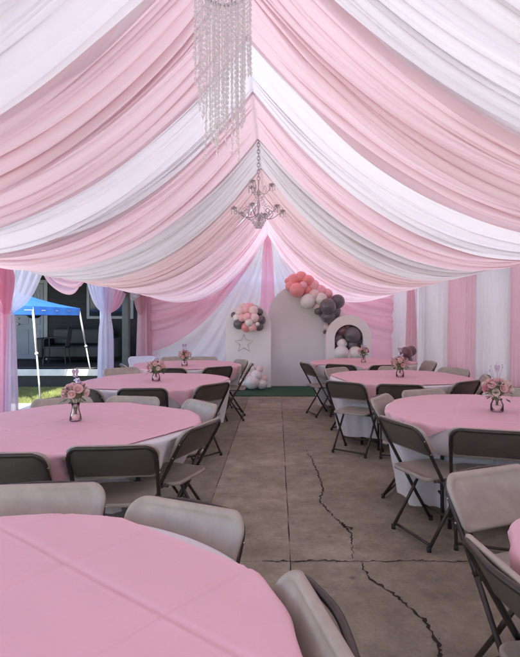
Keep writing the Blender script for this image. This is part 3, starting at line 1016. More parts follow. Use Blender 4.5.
# ---------------------------------------------------------------- arm chandelier
def arm_chandelier():
    Y0 = 6.2
    X0 = wp(258.5, Y0)
    def z_of(py): return H - (py - 318) / 520 * Y0
    zb = z_of(222)
    t = empty('arm_chandelier', (X0, Y0, zb), 0, 'silver chandelier with curled arms hanging on a chain from the ridge', 'chandelier')
    zt = prof(X0 - XC, Y0) - zb
    # chain
    bm = bmesh.new()
    z = z_of(180) - zb
    k = 0
    while z < zt:
        pts = []
        for j in range(13):
            a = 2 * PI * j / 12
            u, v = .017 * math.cos(a), .027 * math.sin(a)
            pts.append((u, 0, z + .02 + v) if k % 2 == 0 else (0, u, z + .02 + v))
        tube(bm, pts, .005, 5, False)
        z += .040
        k += 1
    obj('chain', bm, M['chain'], t, True)
    bm = bmesh.new()
    h = z_of(180) - zb
    lathe(bm, [(0, 0), (.014, .005), (.034, .05), (.040, .075), (.02, .10), (.009, .12), (.014, .17), (.024, .20), (.014, .24), (.008, .30), (.02, .34), (.018, .37), (.007, .40), (.007, h), (0, h)], seg=18)
    ball(bm, (0, 0, -.02), .025, 2)
    obj('column', bm, M['chain'], t, True)
    def arm(a, L, z0, z1, r=.0075):
        bm = bmesh.new()
        c, s = math.cos(a), math.sin(a)
        p = [(0, z0), (L * .25, z0 - .055), (L * .55, z0 - .06), (L * .85, z0 + .0), (L * .98, z1 - .02), (L, z1)]
        tube(bm, smooth_path([(x * c, x * s, z) for x, z in p]), r * .68, 6)
        q = [(L * .45, z0 - .065), (L * .6, z0 - .01), (L * .5, z0 + .035), (L * .40, z0 + .01), (L * .46, z0 - .01)]
        tube(bm, smooth_path([(x * c, x * s, z) for x, z in q]), r * .7, 5)
        o = obj('arm', bm, M['chain'], t, True)
        bm = bmesh.new()
        lathe(bm, [(0, z1 - .01), (.012, z1 - .005), (.036, z1 + .012), (.038, z1 + .018), (.012, z1 + .014), (.009, z1 + .03), (0, z1 + .032)], (L * c, L * s, 0), 12)
        obj('candle_cup', bm, M['silver'], o, True)
        bm = bmesh.new()
        for kk in range(5):
            b = 2 * PI * kk / 5
            for zz in range(3):
                ball(bm, (L * c + .034 * math.cos(b), L * s + .034 * math.sin(b), z1 - .008 - .022 * zz), .009, 1, 1.4)
        tube(bm, [(L * c + .034 * math.cos(2 * PI * q / 10), L * s + .034 * math.sin(2 * PI * q / 10), z1 - .003) for q in range(11)], .004, 4)
        obj('crystal_drop', bm, M['crystal'], o)
    for k in range(6):
        arm(2 * PI * k / 6 + .3, .30, .11, .14)
    for k in range(3):
        arm(2 * PI * k / 3 + .1, .16, .40, .44, .006)
    bm = bmesh.new()
    for k in range(16):
        b = 2 * PI * k / 16
        for zz in range(4):
            rr_ = .085 * (1 - zz * .2)
            ball(bm, (rr_ * math.cos(b), rr_ * math.sin(b), .02 - .028 * zz), .011, 1, 1.3)
    obj('crystal_basket', bm, M['crystal'], t)
    bm = bmesh.new()
    for k in range(12):
        b = 2 * PI * k / 12
        for zz in range(12):
            f = zz / 11
            r_ = .03 + .23 * f ** 1.3
            ball(bm, (r_ * math.cos(b), r_ * math.sin(b), .33 - .19 * f - .05 * math.sin(PI * f)), .0075, 1)
    obj('bead_swag', bm, M['crystal'], t)
arm_chandelier()

# ---------------------------------------------------------------- folding chair
def rounded_panel(w_top, w_bot, z0, z1, r_top, r_bot, n=7):
    """closed outline in (y, z)"""
    pts = []
    def arc(cx, cz, r, a0, a1):
        for k in range(n + 1):
            a = lerp(a0, a1, k / n)
            pts.append((cx + r * math.cos(a), cz + r * math.sin(a)))
    arc(w_bot / 2 - r_bot, z0 + r_bot, r_bot, -PI / 2, 0)
    arc(w_top / 2 - r_top, z1 - r_top, r_top, 0, PI / 2)
    arc(-w_top / 2 + r_top, z1 - r_top, r_top, PI / 2, PI)
    arc(-w_bot / 2 + r_bot, z0 + r_bot, r_bot, PI, 3 * PI / 2)
    return pts

def shell(outline, layers, fmap):
    """stack scaled outlines; layers = (inset, depth); fmap(a, b, depth) -> xyz"""
    bm = bmesh.new()
    ca = sum(p[0] for p in outline) / len(outline)
    cb = (max(p[1] for p in outline) + min(p[1] for p in outline)) / 2
    wa = max(p[0] for p in outline) - ca
    wb_ = max(p[1] for p in outline) - cb
    rings = []
    for ins, dp in layers:
        rings.append([bm.verts.new(fmap(ca + (a - ca) * (1 - ins / wa), cb + (b - cb) * (1 - ins / wb_), dp)) for a, b in outline])
    L = len(outline)
    for r0, r1 in zip(rings, rings[1:]):
        for k in range(L):
            bm.faces.new((r0[k], r0[(k + 1) % L], r1[(k + 1) % L], r1[k]))
    for ring, (ins, dp), flip in ((rings[0], layers[0], True), (rings[-1], layers[-1], False)):
        # close with a fan of strips so the curvature is kept
        prev = ring
        for f in (.66, .33):
            cur = []
            for a, b in outline:
                aa = ca + (a - ca) * (1 - ins / wa) * f
                bb = cb + (b - cb) * (1 - ins / wb_) * f
                cur.append(bm.verts.new(fmap(aa, bb, dp)))
            for k in range(L):
                q = (prev[k], prev[(k + 1) % L], cur[(k + 1) % L], cur[k])
                bm.faces.new(q if not flip else q[::-1])
            prev = cur
        c = bm.verts.new(fmap(ca, cb, dp))
        for k in range(L):
            q = (prev[k], prev[(k + 1) % L], c)
            bm.faces.new(q if not flip else q[::-1])
    bmesh.ops.recalc_face_normals(bm, faces=bm.faces)
    return bm

CH = .785
def tube_x(z): return -.27 + (CH - z) * .56 if z > 0 else .17
def make_chair(mat):
    t = empty('folding_chair')
    hw = .228
    # backrest: moulded shell, dished, with a rim; it leans with the tube
    ol = rounded_panel(.485, .455, .585, .79, .062, .030)
    def fm(a, b, d):
        lean = tube_x(b)
        curve = -.030 * (1 - (a / .24) ** 2)
        return (lean + curve + .014 + d, a, b)
    bm = shell(ol, [(.016, -.010), (.006, -.012), (.0, -.004), (0, .008), (.004, .014), (.012, .016), (.020, .012), (.030, .009)], fm)
    obj('backrest', bm, mat, t, True)
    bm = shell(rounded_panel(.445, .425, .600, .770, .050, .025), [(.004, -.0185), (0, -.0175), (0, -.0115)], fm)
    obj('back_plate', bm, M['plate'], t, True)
    # back frame: inverted U
    zb = .44
    pts = [(tube_x(zb), -hw + .006, zb), (tube_x(.60), -hw + .002, .60), (tube_x(.70), -hw, .70), (tube_x(.745), -hw + .010, .745), (tube_x(.772), -hw + .040, .772), (tube_x(.775) - .012, -hw + .09, .777),
           (tube_x(.777) - .028, 0, .779),
           (tube_x(.775) - .012, hw - .09, .777), (tube_x(.772), hw - .040, .772), (tube_x(.745), hw - .010, .745), (tube_x(.70), hw, .70), (tube_x(.60), hw - .002, .60), (tube_x(zb), hw - .006, zb)]
    bm = bmesh.new()
    tube(bm, [Vector(p) - Vector((.010, 0, 0)) for p in smooth_path(pts, 5)], .0115, 10)
    obj('back_frame', bm, M['bronze'], t, True)
    for s_ in (-1, 1):
        for zz in (.615, .70):
            bm = bmesh.new()
            ball(bm, (tube_x(zz) - .012, s_ * (hw + .010), zz), .0045, 2)
            obj('rivet', bm, M['silver'], t, True)
        bm = bmesh.new()
        box(bm, .045, .085, s_ * (hw - .030) - .003, s_ * (hw - .030) + .003, .385, .43, .002)
        obj('hinge', bm, M['bronze'], t)
    # seat
    ol = rounded_panel(.40, .385, -.19, .20, .07, .055)
    def fs(a, b, d):
        dish = -.012 * (1 - (a / .2) ** 2) * (1 - ((b) / .2) ** 2)
        return (b, a, .445 + dish * (1 if d > 0 else 0) + d - .02 * ((b + .19) < .06) * 0)
    bm = shell(ol, [(.012, -.014), (.0, -.012), (0, .004), (.004, .009), (.012, .011), (.022, .008)], fs)
    obj('seat', bm, mat, t, True)
    for s in (-1, 1):
        bm = bmesh.new()
        tube(bm, [(tube_x(.44) - .010, s * (hw - .006), .44), (tube_x(.2) - .006, s * (hw - .004), .2), (.17, s * hw, .012)], .0115, 10)
        lg = obj('leg', bm, M['bronze'], t, True)
        bm = bmesh.new()
        lathe(bm, [(0, .0), (.015, .0), (.0155, .03), (0, .031)], (.17, s * hw, 0), 10)
        obj('foot_cap', bm, M['rubber'], lg, True)
        bm = bmesh.new()
        tube(bm, [(.09, s * (hw - .034), .425), (-.01, s * (hw - .032), .255), (-.165, s * (hw - .034), .020)], .011, 10)
        lg = obj('leg', bm, M['bronze'], t, True)
        bm = bmesh.new()
        lathe(bm, [(0, .0), (.0145, .0), (.015, .03), (0, .031)], (-.168, s * (hw - .034), 0), 10)
        obj('foot_cap', bm, M['rubber'], lg, True)
        bm = bmesh.new()
        tube(bm, [(-.13, s * .200, .432), (.12, s * .196, .432)], .008, 8)
        obj('seat_rail', bm, M['bronze'], t, True)
    bm = bmesh.new()
    tube(bm, [(-.152, -hw + .034, .035), (-.152, hw - .034, .035)], .0095, 8)
    obj('crossbar', bm, M['bronze'], t, True)
    bm = bmesh.new()
    tube(bm, [(.115, -hw + .003, .115), (.115, hw - .003, .115)], .0085, 8)
    obj('crossbar', bm, M['bronze'], t, True)
    bm = bmesh.new()
    tube(bm, [(tube_x(.445) - .01, -hw + .01, .425), (tube_x(.445) - .01, hw - .01, .425)], .008, 8)
    obj('crossbar', bm, M['bronze'], t, True)
    return t

# table centres
TB = {'L1': (-.785, 1.03), 'L2': (-1.36, 3.49), 'L3': (-1.36, 5.85), 'L4': (-1.37, 7.83),
      'R1': (1.53, 1.36), 'R2': (1.67, 3.96), 'R3': (1.47, 6.23), 'R4': (1.37, 8.27)}
TR = .82
TH = .737
chairs = []   # (table, X, Y of the backrest top, facing, label)
def C(tb, px, py, label, face=None, mat='t', adj=(0, 0)):
    Y = 520 * (H - CH) / (py - 318) + adj[1]
    X = (px - 277) / 520 * Y + adj[0]
    cx, cy = TB[tb]
    if face is None:
        face = (cx - X, cy - Y)
    f = Vector(face).normalized()
    d_ = math.hypot(X - cx, Y - cy)
    if d_ < .925 and tb != 'L1':
        X, Y = cx + (X - cx) * .925 / d_, cy + (Y - cy) * .925 / d_
    chairs.append((tb, X, Y, f, label, mat))
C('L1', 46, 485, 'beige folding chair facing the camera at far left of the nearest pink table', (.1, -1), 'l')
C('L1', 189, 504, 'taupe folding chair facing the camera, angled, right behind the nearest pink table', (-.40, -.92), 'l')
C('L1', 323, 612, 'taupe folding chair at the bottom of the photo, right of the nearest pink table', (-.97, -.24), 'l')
C('L2', 10, 447, 'dark-backed folding chair cut by the left edge at the second left table', (.0, 1))
C('L2', 110, 445, 'folding chair seen from behind, in front of the second left table, before its white cloth', (-.10, .99))
C('L2', 196, 420, 'folding chair on the aisle side of the second left table', (-.93, .36), adj=(0, -.1))
C('L2', 203, 402, 'folding chair facing the camera at the aisle-side far corner of the second left table')
C('L2', 131, 398, 'folding chair on the far side of the second left table, right of its vase')
C('L2', 62, 398, 'folding chair on the far side of the second left table, left of its vase')
C('L3', 145, 386, 'folding chair seen from behind before the third left table, nearest its vase')
C('L3', 81, 388, 'folding chair seen from behind at the left front of the third left table')
C('L3', 209, 381, 'folding chair at the aisle-side front of the third left table', None, adj=(.03, -.2))
C('L3', 121, 368, 'folding chair at the far left of the third left table, facing the aisle')
C('L4', 172, 367, 'folding chair seen from behind before the farthest left table')
C('L4', 219, 366, 'folding chair at the aisle-side front of the farthest left table', None, adj=(0, -.12))
C('L4', 251, 363.5, 'folding chair standing in the aisle beside the farthest left table, seen side on', (-1, -.02), adj=(0, -.1))
C('L4', 230, 360.5, 'folding chair facing the camera at the aisle-side far corner of the farthest left table')
C('L4', 175, 357, 'folding chair behind the farthest left table, left of its vase')
C('L4', 204, 357, 'folding chair behind the farthest left table, right of its vase')
C('L4', 134, 364.5, 'folding chair at the left front of the farthest left table', None, adj=(-.1, 0))
C('L4', 142, 356.5, 'folding chair with painted daylight reflection at the far left of the farthest left table', (.5, -1), 'p')
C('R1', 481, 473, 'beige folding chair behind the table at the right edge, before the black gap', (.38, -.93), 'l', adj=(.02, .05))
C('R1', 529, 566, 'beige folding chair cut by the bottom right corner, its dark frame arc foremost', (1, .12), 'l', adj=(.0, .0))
C('R2', 397, 421, 'folding chair on the aisle side of the big white-skirted right table', (.93, .36))
C('R2', 491, 430, 'folding chair seen from behind before the big white-skirted right table', (.30, .95))
C('R2', 385, 397, 'folding chair facing right at the far left corner of the big white-skirted right table', (.85, -.5))
C('R2', 427, 391, 'folding chair facing the camera on the far side of the big white-skirted right table')
C('R2', 516, 388, 'folding chair at the far right of the big white-skirted right table, behind the vase')
C('R3', 344, 382, 'folding chair on the aisle side of the third right table, X legs fully visible', (.60, .80))
C('R3', 400, 384.5, 'folding chair seen from behind before the third right table, below its vase')
C('R3', 467, 381, 'folding chair seen from behind at the right front of the third right table')
C('R3', 487, 376, 'folding chair at the right side of the third right table, left of the big vase')
C('R3', 335, 368, 'folding chair facing the camera at the aisle-side far corner of the third right table')
C('R3', 396, 367, 'folding chair on the far side of the third right table, beside its vase')
C('R3', 455, 368.5, 'folding chair at the far right of the third right table, before the pink curtain')
C('R4', 305, 363, 'folding chair on the aisle side of the farthest right table, before the green turf', (.95, .30))
C('R4', 340, 364.5, 'folding chair seen from behind at the left front of the farthest right table')
C('R4', 381, 364, 'folding chair seen from behind before the farthest right table, right of its vase')
C('R4', 431, 361.5, 'folding chair at the right side of the farthest right table, seen side on', (-1, -.1))

proto = {'t': make_chair(M['chair_plastic'])}
used = False
def place_chair(root, X, Y, f, label):
    root.location = (X + f.x * .27, Y + f.y * .27, 0)
    root.rotation_euler = (0, 0, math.atan2(f.y, f.x))
    tag(root, label, 'folding chair', 'folding chairs around the pink tables')
def recolour(root, mat):
    for ch in root.children:
        if ch.name.split('.')[0] in ('seat', 'backrest'):
            ch.data = ch.data.copy()
            ch.data.materials[0] = mat
first = True
for tb, X, Y, f, label, mk in chairs:
    if first:
        r_ = proto['t']; first = False
    else:
        r_ = copy_tree(proto['t'])
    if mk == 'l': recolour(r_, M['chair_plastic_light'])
    if mk == 'p': recolour(r_, M['chair_daylight'])
    place_chair(r_, X, Y, f, label)

# ---------------------------------------------------------------- tables and cloths
def push_in(x, y, z, tb, r0):
    """keep the hanging cloth clear of the seats tucked under the table"""
    cx, cy = TB[tb]
    for (t2, X, Y, f, _, _) in chairs:
        ox, oy = X + f.x * .27, Y + f.y * .27
        for _k in range(24):
            dx, dy = x - ox, y - oy
            lx, ly = dx * f.x + dy * f.y, -dx * f.y + dy * f.x
            lim = .235 if z > .33 else .205
            back = -.30
            if z > .50:
                # only the backrest/tube region above the seat
                lim = tube_x(min(z, .76)) + .05
            if abs(ly) < .26 and back < lx < lim:
                rr_ = math.hypot(x - cx, y - cy)
                if rr_ < .25: break
                x, y = cx + (x - cx) * (1 - .02 / rr_), cy + (y - cy) * (1 - .02 / rr_)
            else:
                break
    return x, y

def make_cloth(tb, hem, seed, label):
    cx, cy = TB[tb]
    rr = random.Random(seed)
    seg = 240
    ph = [rr.random() * 6.28 for _ in range(6)]
    rows = [(0, .0), (.5, 0), (.80, 0), (1, 0)]
    vs, fs = [], []
    prof_ = []
    R0 = TR + .006
    for f in (0.02, .4, .75, .93, .985):
        prof_.append((R0 * f, TH + .004, 0))
    prof_.append((R0 + .002, TH + .001, .0))
    prof_.append((R0 + .006, TH - .008, .03))
    nz = 26
    for k in range(1, nz + 1):
        t = k / nz
        prof_.append((R0 + .006 - .105 * t ** 1.2, TH - .008 - (TH - .008 - hem) * t, t))
    grid = []
    for (r, z, t) in prof_:
        row = []
        for k in range(seg):
            a = 2 * PI * k / seg
            w = .5 * (1 - 2 * abs(math.sin(a * 7.5 + ph[0] + .4 * math.sin(2 * a + ph[1])))) + .35 * math.sin(a * 23 + ph[2] + math.sin(3 * a)) + .2 * math.sin(a * 37 + ph[3])
            rr_ = r + .042 * w * t ** .8
            zz = z + (.015 * math.sin(a * 5 + ph[4]) * t if t > 0 else .0012 * math.sin(5 * a + 8 * r))
            row.append([rr_ * math.cos(a) + cx, rr_ * math.sin(a) + cy, zz])
        grid.append(row)
    # keep clear of the chairs, then smooth the push along the angle and height
    push = np.zeros((len(grid), seg))
    for i, row in enumerate(grid):
        if prof_[i][2] <= 0: continue
        for k in range(seg):
            x, y, z = row[k]
            x2, y2 = push_in(x, y, z, tb, R0)
            push[i, k] = math.hypot(x - x2, y - y2)
    for i in range(7, len(grid)):
        push[i] = np.maximum(push[i], push[i - 1] * .965)
    raw = push.copy()
    for _ in range(6):
        sm = (np.roll(push, 1, 1) + np.roll(push, -1, 1) + push) / 3
        sm[1:-1] = (sm[:-2] + sm[1:-1] * 2 + sm[2:]) / 4
        sm[:7] = 0
        push = np.maximum(sm, raw * .92)
    for i, row in enumerate(grid):
        for k in range(seg):
            x, y, z = row[k]
            d = math.hypot(x - cx, y - cy)
            if push[i, k] > 0 and d > 0:
                g = max(.2, d - push[i, k]) / d
                x, y = cx + (x - cx) * g, cy + (y - cy) * g
            vs.append((x, y, z))
    n = len(grid)
    for i in range(n - 1):
        for k in range(seg):
            fs.append((i * seg + k, i * seg + (k + 1) % seg, (i + 1) * seg + (k + 1) % seg, (i + 1) * seg + k))
    fs.append(tuple(range(seg))[::-1])
    Zs = [p[1] for p in prof_]
    RR = [[math.hypot(vs[i * seg + k][0] - cx, vs[i * seg + k][1] - cy) for k in range(seg)] for i in range(n)]
    def rad(th, z):
        k = int(round(th / (2 * PI) * seg)) % seg
        for i in range(6, n - 1):
            if Zs[i] >= z >= Zs[i + 1]:
                t = (Zs[i] - z) / (Zs[i] - Zs[i + 1])
                return max(lerp(RR[i][(k + q) % seg], RR[i + 1][(k + q) % seg], t) for q in (-1, 0, 1))
        return None
    o = pyd('tablecloth', vs, fs, M['table_white'])
    tag(o, label, 'tablecloth', 'round white tablecloths')
    return rad

def make_overlay(tb, corner_deg, label, a=.765, seed=0, detail=110, rad=None):
    cx, cy = TB[tb]
    rot = R(corner_deg - 45)
    n = detail
    vs, fs = [], []
    rr = random.Random(seed)
    ph = [rr.random() * 6.28 for _ in range(4)]
    R0 = TR + .012
    zt = TH + .0125
    cru, crv = [-.50, -.15, .28], [-.38, .05, .47]
    for i in range(n + 1):
        for j in range(n + 1):
            u = -a + 2 * a * i / n
            v = -a + 2 * a * j / n
            r = math.hypot(u, v)
            th = math.atan2(v, u)
            # pressed creases: low ridges in a grid, uneven in strength
            cz = 0
            for q in range(3):
                k1 = .45 + .55 * math.sin(ph[0] + 2.1 * q + 2.5 * v) ** 2
                k2 = .45 + .55 * math.sin(ph[1] + 1.3 * q + 2.1 * u) ** 2
                if q == 1: k1 = 1
                if q == 2: k2 = 1
                du, dv = (u - cru[q]) / .0105, (v - crv[q]) / .0105
                cz += .0056 * k1 * (-.55 * math.exp(-abs(du) ** 1.3) - 1.1 * du * math.exp(-du * du)) + .0056 * k2 * (-.55 * math.exp(-abs(dv) ** 1.3) - 1.1 * dv * math.exp(-dv * dv))
            nz_ = .0042 * max(-.2, noise.noise(Vector((u * 3.1 + seed, v * 3.1, 1)))) + .0022 * noise.noise(Vector((u * 9 + seed, v * 9, 4)))
            if r <= R0:
                x, y, z = u, v, zt + cz + max(0, nz_) + .0006
                edge = min(a - abs(u), a - abs(v))
                if edge < .03: z += .0015 * noise.noise(Vector((u * 8, v * 8, 7)))
            else:
                e = r - R0
                bend = min(e, .02)
                ro = R0 + bend * .5 + .08 * max(0, e - .02) + .018 * math.sin(th * 26 + ph[2]) * min(1, e / .1)
                z = zt - .2 * bend - max(0, e - .012) * .97
                rc = rad(th + rot, z)
                if rc is not None:
                    k_ = min(1, e / .02)
                    ro = lerp(ro, max(.3, rc + .012 + .008 * math.sin(th * 26 + ph[2])), k_)
                x, y = ro * math.cos(th), ro * math.sin(th)
            vs.append((x * math.cos(rot) - y * math.sin(rot) + cx, x * math.sin(rot) + y * math.cos(rot) + cy, z))
    for i in range(n):
        for j in range(n):
            k = i * (n + 1) + j
            fs.append((k, k + n + 1, k + n + 2, k + 1))
    # local coordinates so the weave noise turns with the cloth
    o = pyd('table_overlay', vs, fs, M['overlay'])
    tag(o, label, 'table overlay', 'pink square overlays on the round tables')
    return o

def make_table(tb, label):
    cx, cy = TB[tb]
    t = empty('round_table', (cx, cy, 0), 0, label, 'table', 'round folding tables under the cloths')
    bm = bmesh.new()
    lathe(bm, [(0, TH - .028), (TR - .01, TH - .028), (TR, TH - .02), (TR, TH - .006), (TR - .006, TH), (0, TH)], seg=72)
    obj('table_top', bm, M['wood_table'], t, False)
    for s in (-1, 1):
        for q in (-1, 1):
            bm = bmesh.new()
            tube(bm, smooth_path([(s * .50, q * .28, 0), (s * .50, q * .28, .55), (s * .46, q * .26, TH - .03)], 4), .014, 8)
            obj('leg', bm, M['rubber'], t, True)
        bm = bmesh.new()
        tube(bm, [(s * .5, -.28, .2), (s * .5, .28, .2)], .010, 8)
        obj('leg_brace', bm, M['rubber'], t, True)
    return t
names = {'L1': 'nearest table, filling the bottom left corner', 'L2': 'second left table, holding the tall vase', 'L3': 'third left table, before the farthest left one',
         'L4': 'farthest left table, near the left white arch', 'R1': 'table cut off at the bottom right corner', 'R2': 'nearest whole right table, under the biggest vase',
         'R3': 'middle right table, before the farthest one', 'R4': 'farthest right table, before the hollow arch'}
corner = {'L1': 7, 'L2': 14, 'L3': -56, 'L4': -30, 'R1': 170, 'R2': 203, 'R3': 236, 'R4': 188}
for i, tb in enumerate(TB):
    nm = names[tb]
    make_table(tb, 'round table under cloths: the ' + nm)
    rd = make_cloth(tb, .26 if tb[0] == 'L' else .10, 20 + i, 'white tablecloth on the ' + nm)
    make_overlay(tb, corner[tb], 'pink square overlay on the ' + nm, .775 if tb == 'L1' else .80 if tb == 'R2' else .765, i, 200 if tb == 'L1' else 120, rd)

# ---------------------------------------------------------------- centrepieces
def rose_mesh(mk, seed):
    rr = random.Random(seed)
    bm = bmesh.new()
    rings = [(.20, 3, .95, .25), (.42, 4, .85, .55), (.68, 5, .62, .85), (.95, 6, .30, 1.15)]
    for r, n, zt, wid in rings:
        off = rr.random() * 6
        for k in range(n):
            a0 = off + 2 * PI * k / n
            m = 6
            rows = []
            for j in range(4):
                v = j / 3
                row = []
                for i in range(m + 1):
                    u = i / m * 2 - 1
                    a = a0 + u * PI / n * 1.35
                    rad = r * (.35 + .65 * math.sin(v * 1.5)) + .06 * (1 - u * u) * v + (.12 * r if v > .9 else 0)
                    z = -.35 + (zt + .35) * v * (1 - .18 * u * u)
                    row.append(bm.verts.new((rad * math.cos(a), rad * math.sin(a), z)))
                rows.append(row)
            for j in range(3):
                for i in range(m):
                    bm.faces.new((rows[j][i], rows[j][i + 1], rows[j + 1][i + 1], rows[j + 1][i]))
    bmesh.ops.create_icosphere(bm, subdivisions=2, radius=.42, matrix=Matrix.Translation((0, 0, .1)))
    me = bpy.data.meshes.new('rose'); bm.to_mesh(me); bm.free()
    me.materials.append(M[mk])
    me.polygons.foreach_set('use_smooth', [True] * len(me.polygons))
    return me
roses = [rose_mesh('rose', 1), rose_mesh('rose2', 2), rose_mesh('rose3', 3), rose_mesh('rose', 4)]
def leaf_bm(n, rad, z0, rr, size=.03):
    bm = bmesh.new()
    for _ in range(n):
        a = rr.uniform(0, 2 * PI); e = rr.uniform(-.5, .9)
        d = Vector((math.cos(a) * math.cos(e), math.sin(a) * math.cos(e), math.sin(e)))
        c = d * rad * rr.uniform(.75, 1.1) + Vector((0, 0, z0))
        s = d.cross(Vector((0, 0, 1))).normalized() * size * .4
        t_ = (d + Vector((0, 0, rr.uniform(-.6, .3)))).normalized() * size * rr.uniform(.8, 1.4)
        vv = [bm.verts.new(c), bm.verts.new(c + t_ * .5 + s), bm.verts.new(c + t_), bm.verts.new(c + t_ * .5 - s)]
        bm.faces.new(vv)
    return bm

def centrepiece(px, py, label, kind, seed, sc=1.0, tb=None):
    zt = TH + .014
    Y = 520 * (H - zt) / (py - 318)
    X = (px - 277) / 520 * Y
    rr = random.Random(seed)
    t = empty('flower_vase', (X, Y, zt), rr.random() * 6, label, 'flower vase', 'flower centrepieces on the tables')
    bm = bmesh.new()
    if kind == 'tall':
        lathe(bm, [(0, .002), (.036, .002), (.040, .010), (.036, .04), (.026, .075), (.024, .10), (.030, .125), (.027, .125), (.021, .10), (.023, .075), (.032, .04), (.035, .012), (0, .008)], seg=20)
        hb, rb = .19, .075
    else:
        lathe(bm, [(0, .002), (.043, .002), (.048, .010), (.047, .055), (.038, .072), (.034, .085), (.038, .097), (.035, .097), (.031, .085), (.034, .072), (.043, .055), (.044, .012), (0, .008)], seg=20)
        hb, rb = .165, .095
    obj('jar', bm, M['jar'], t, True)
    bm = bmesh.new()
    lathe(bm, [(0, .009), (.034, .009), (.038 if kind != 'tall' else .031, .03), (.036 if kind != 'tall' else .028, .045), (0, .048)], seg=16)
    obj('filler', bm, M['water_beads'], t, True)
    bm = bmesh.new()
    for k in range(9):
        a = k * .7
        tube(bm, [(.010 * math.cos(a + 2), .010 * math.sin(a + 2), .04), (.016 * math.cos(a), .016 * math.sin(a), .10), (.05 * math.cos(a), .05 * math.sin(a), hb)], .0022, 5)
    obj('stems', bm, M['stem'], t, True)
    pts = []
    n = 15 if kind != 'tall' else 11
    for k in range(n):
        f = (k + .5) / n
        el = math.asin(1 - 1.25 * f)
        a = k * 2.399 + seed
        d = Vector((math.cos(a) * math.cos(el), math.sin(a) * math.cos(el), math.sin(el) * .75))
        o = bpy.data.objects.new('rose', roses[rr.choice([0, 0, 1, 1, 3, 2] if kind != 'tall' else [0, 3, 2, 1, 0])])
        COL.objects.link(o)
        o.parent = t
        o.location = d * rb + Vector((0, 0, hb))
        r0 = rr.uniform(.023, .031)
        o.scale = (r0, r0, r0 * .9)
        o.rotation_euler = d.to_track_quat('Z', 'Y').to_euler()
    obj('leaves', leaf_bm(46, rb * .95, hb - .02, rr, .038), M['leaf'], t)
    bm = bmesh.new()
    ball(bm, (0, 0, hb - .01), rb * .62, 2, .7)
    obj('flower_foam', bm, M['leaf'], t, True)
    # butterfly / sprig pick
    bm = bmesh.new()
    zz = hb + rb + .06
    tube(bm, [(0, .005, hb), (.005, 0, zz - .02)], .0015, 5)
    for s in (-1, 1):
        for (dx, dz, rx, rz) in ((.022, .012, .022, .018), (.018, -.012, .015, .013)):
            ring = [bm.verts.new((s * (dx + rx * math.cos(a)) , .004 * math.sin(a), zz + dz + rz * math.sin(a))) for a in [2 * PI * k / 12 for k in range(12)]]
            ring2 = [bm.verts.new((v.co.x, v.co.y + .0015, v.co.z)) for v in ring]
            bm.faces.new(ring); bm.faces.new(ring2[::-1])
            for k in range(12):
                bm.faces.new((ring[k], ring[(k + 1) % 12], ring2[(k + 1) % 12], ring2[k]))
    if kind != 'round':
        for k in range(16):
            a = rr.random() * 6.28
            p = (.028 * math.cos(a), .028 * math.sin(a), hb + rb * .5 + rr.uniform(.01, .06))
            ball(bm, p, rr.uniform(.008, .014), 1)
    else:
        for k in range(7):
            a = rr.random() * 6.28
            tip = Vector((.05 * math.cos(a), .05 * math.sin(a), zz + rr.uniform(-.02, .04)))
            tube(bm, [(0, 0, hb + .03), tuple(tip)], .0013, 4)
            ball(bm, tip, .006, 1)
    obj('butterfly_pick', bm, M['lilac'], t)
    t.scale = (sc, sc, sc)
    return t
centrepiece(75.5, 421, 'glass vase of pink roses with lilac sprig on the second left table', 'tall', 3, 1.0)
centrepiece(156, 381, 'small jar of cream roses on the third left table', 'small', 4, .95)
centrepiece(184.5, 366, 'small jar of pink roses on the farthest left table', 'small', 5, .92)
centrepiece(497, 411.5, 'round jar packed with pale pink roses, on the nearest whole right table', 'round', 6, 1.0)
centrepiece(400, 377, 'jar of mixed pink roses on the third right table', 'small', 7, 1.0)
centrepiece(363.5, 362.5, 'narrow jar of roses on the farthest right table, before the hollow arch', 'tall', 8, .95)

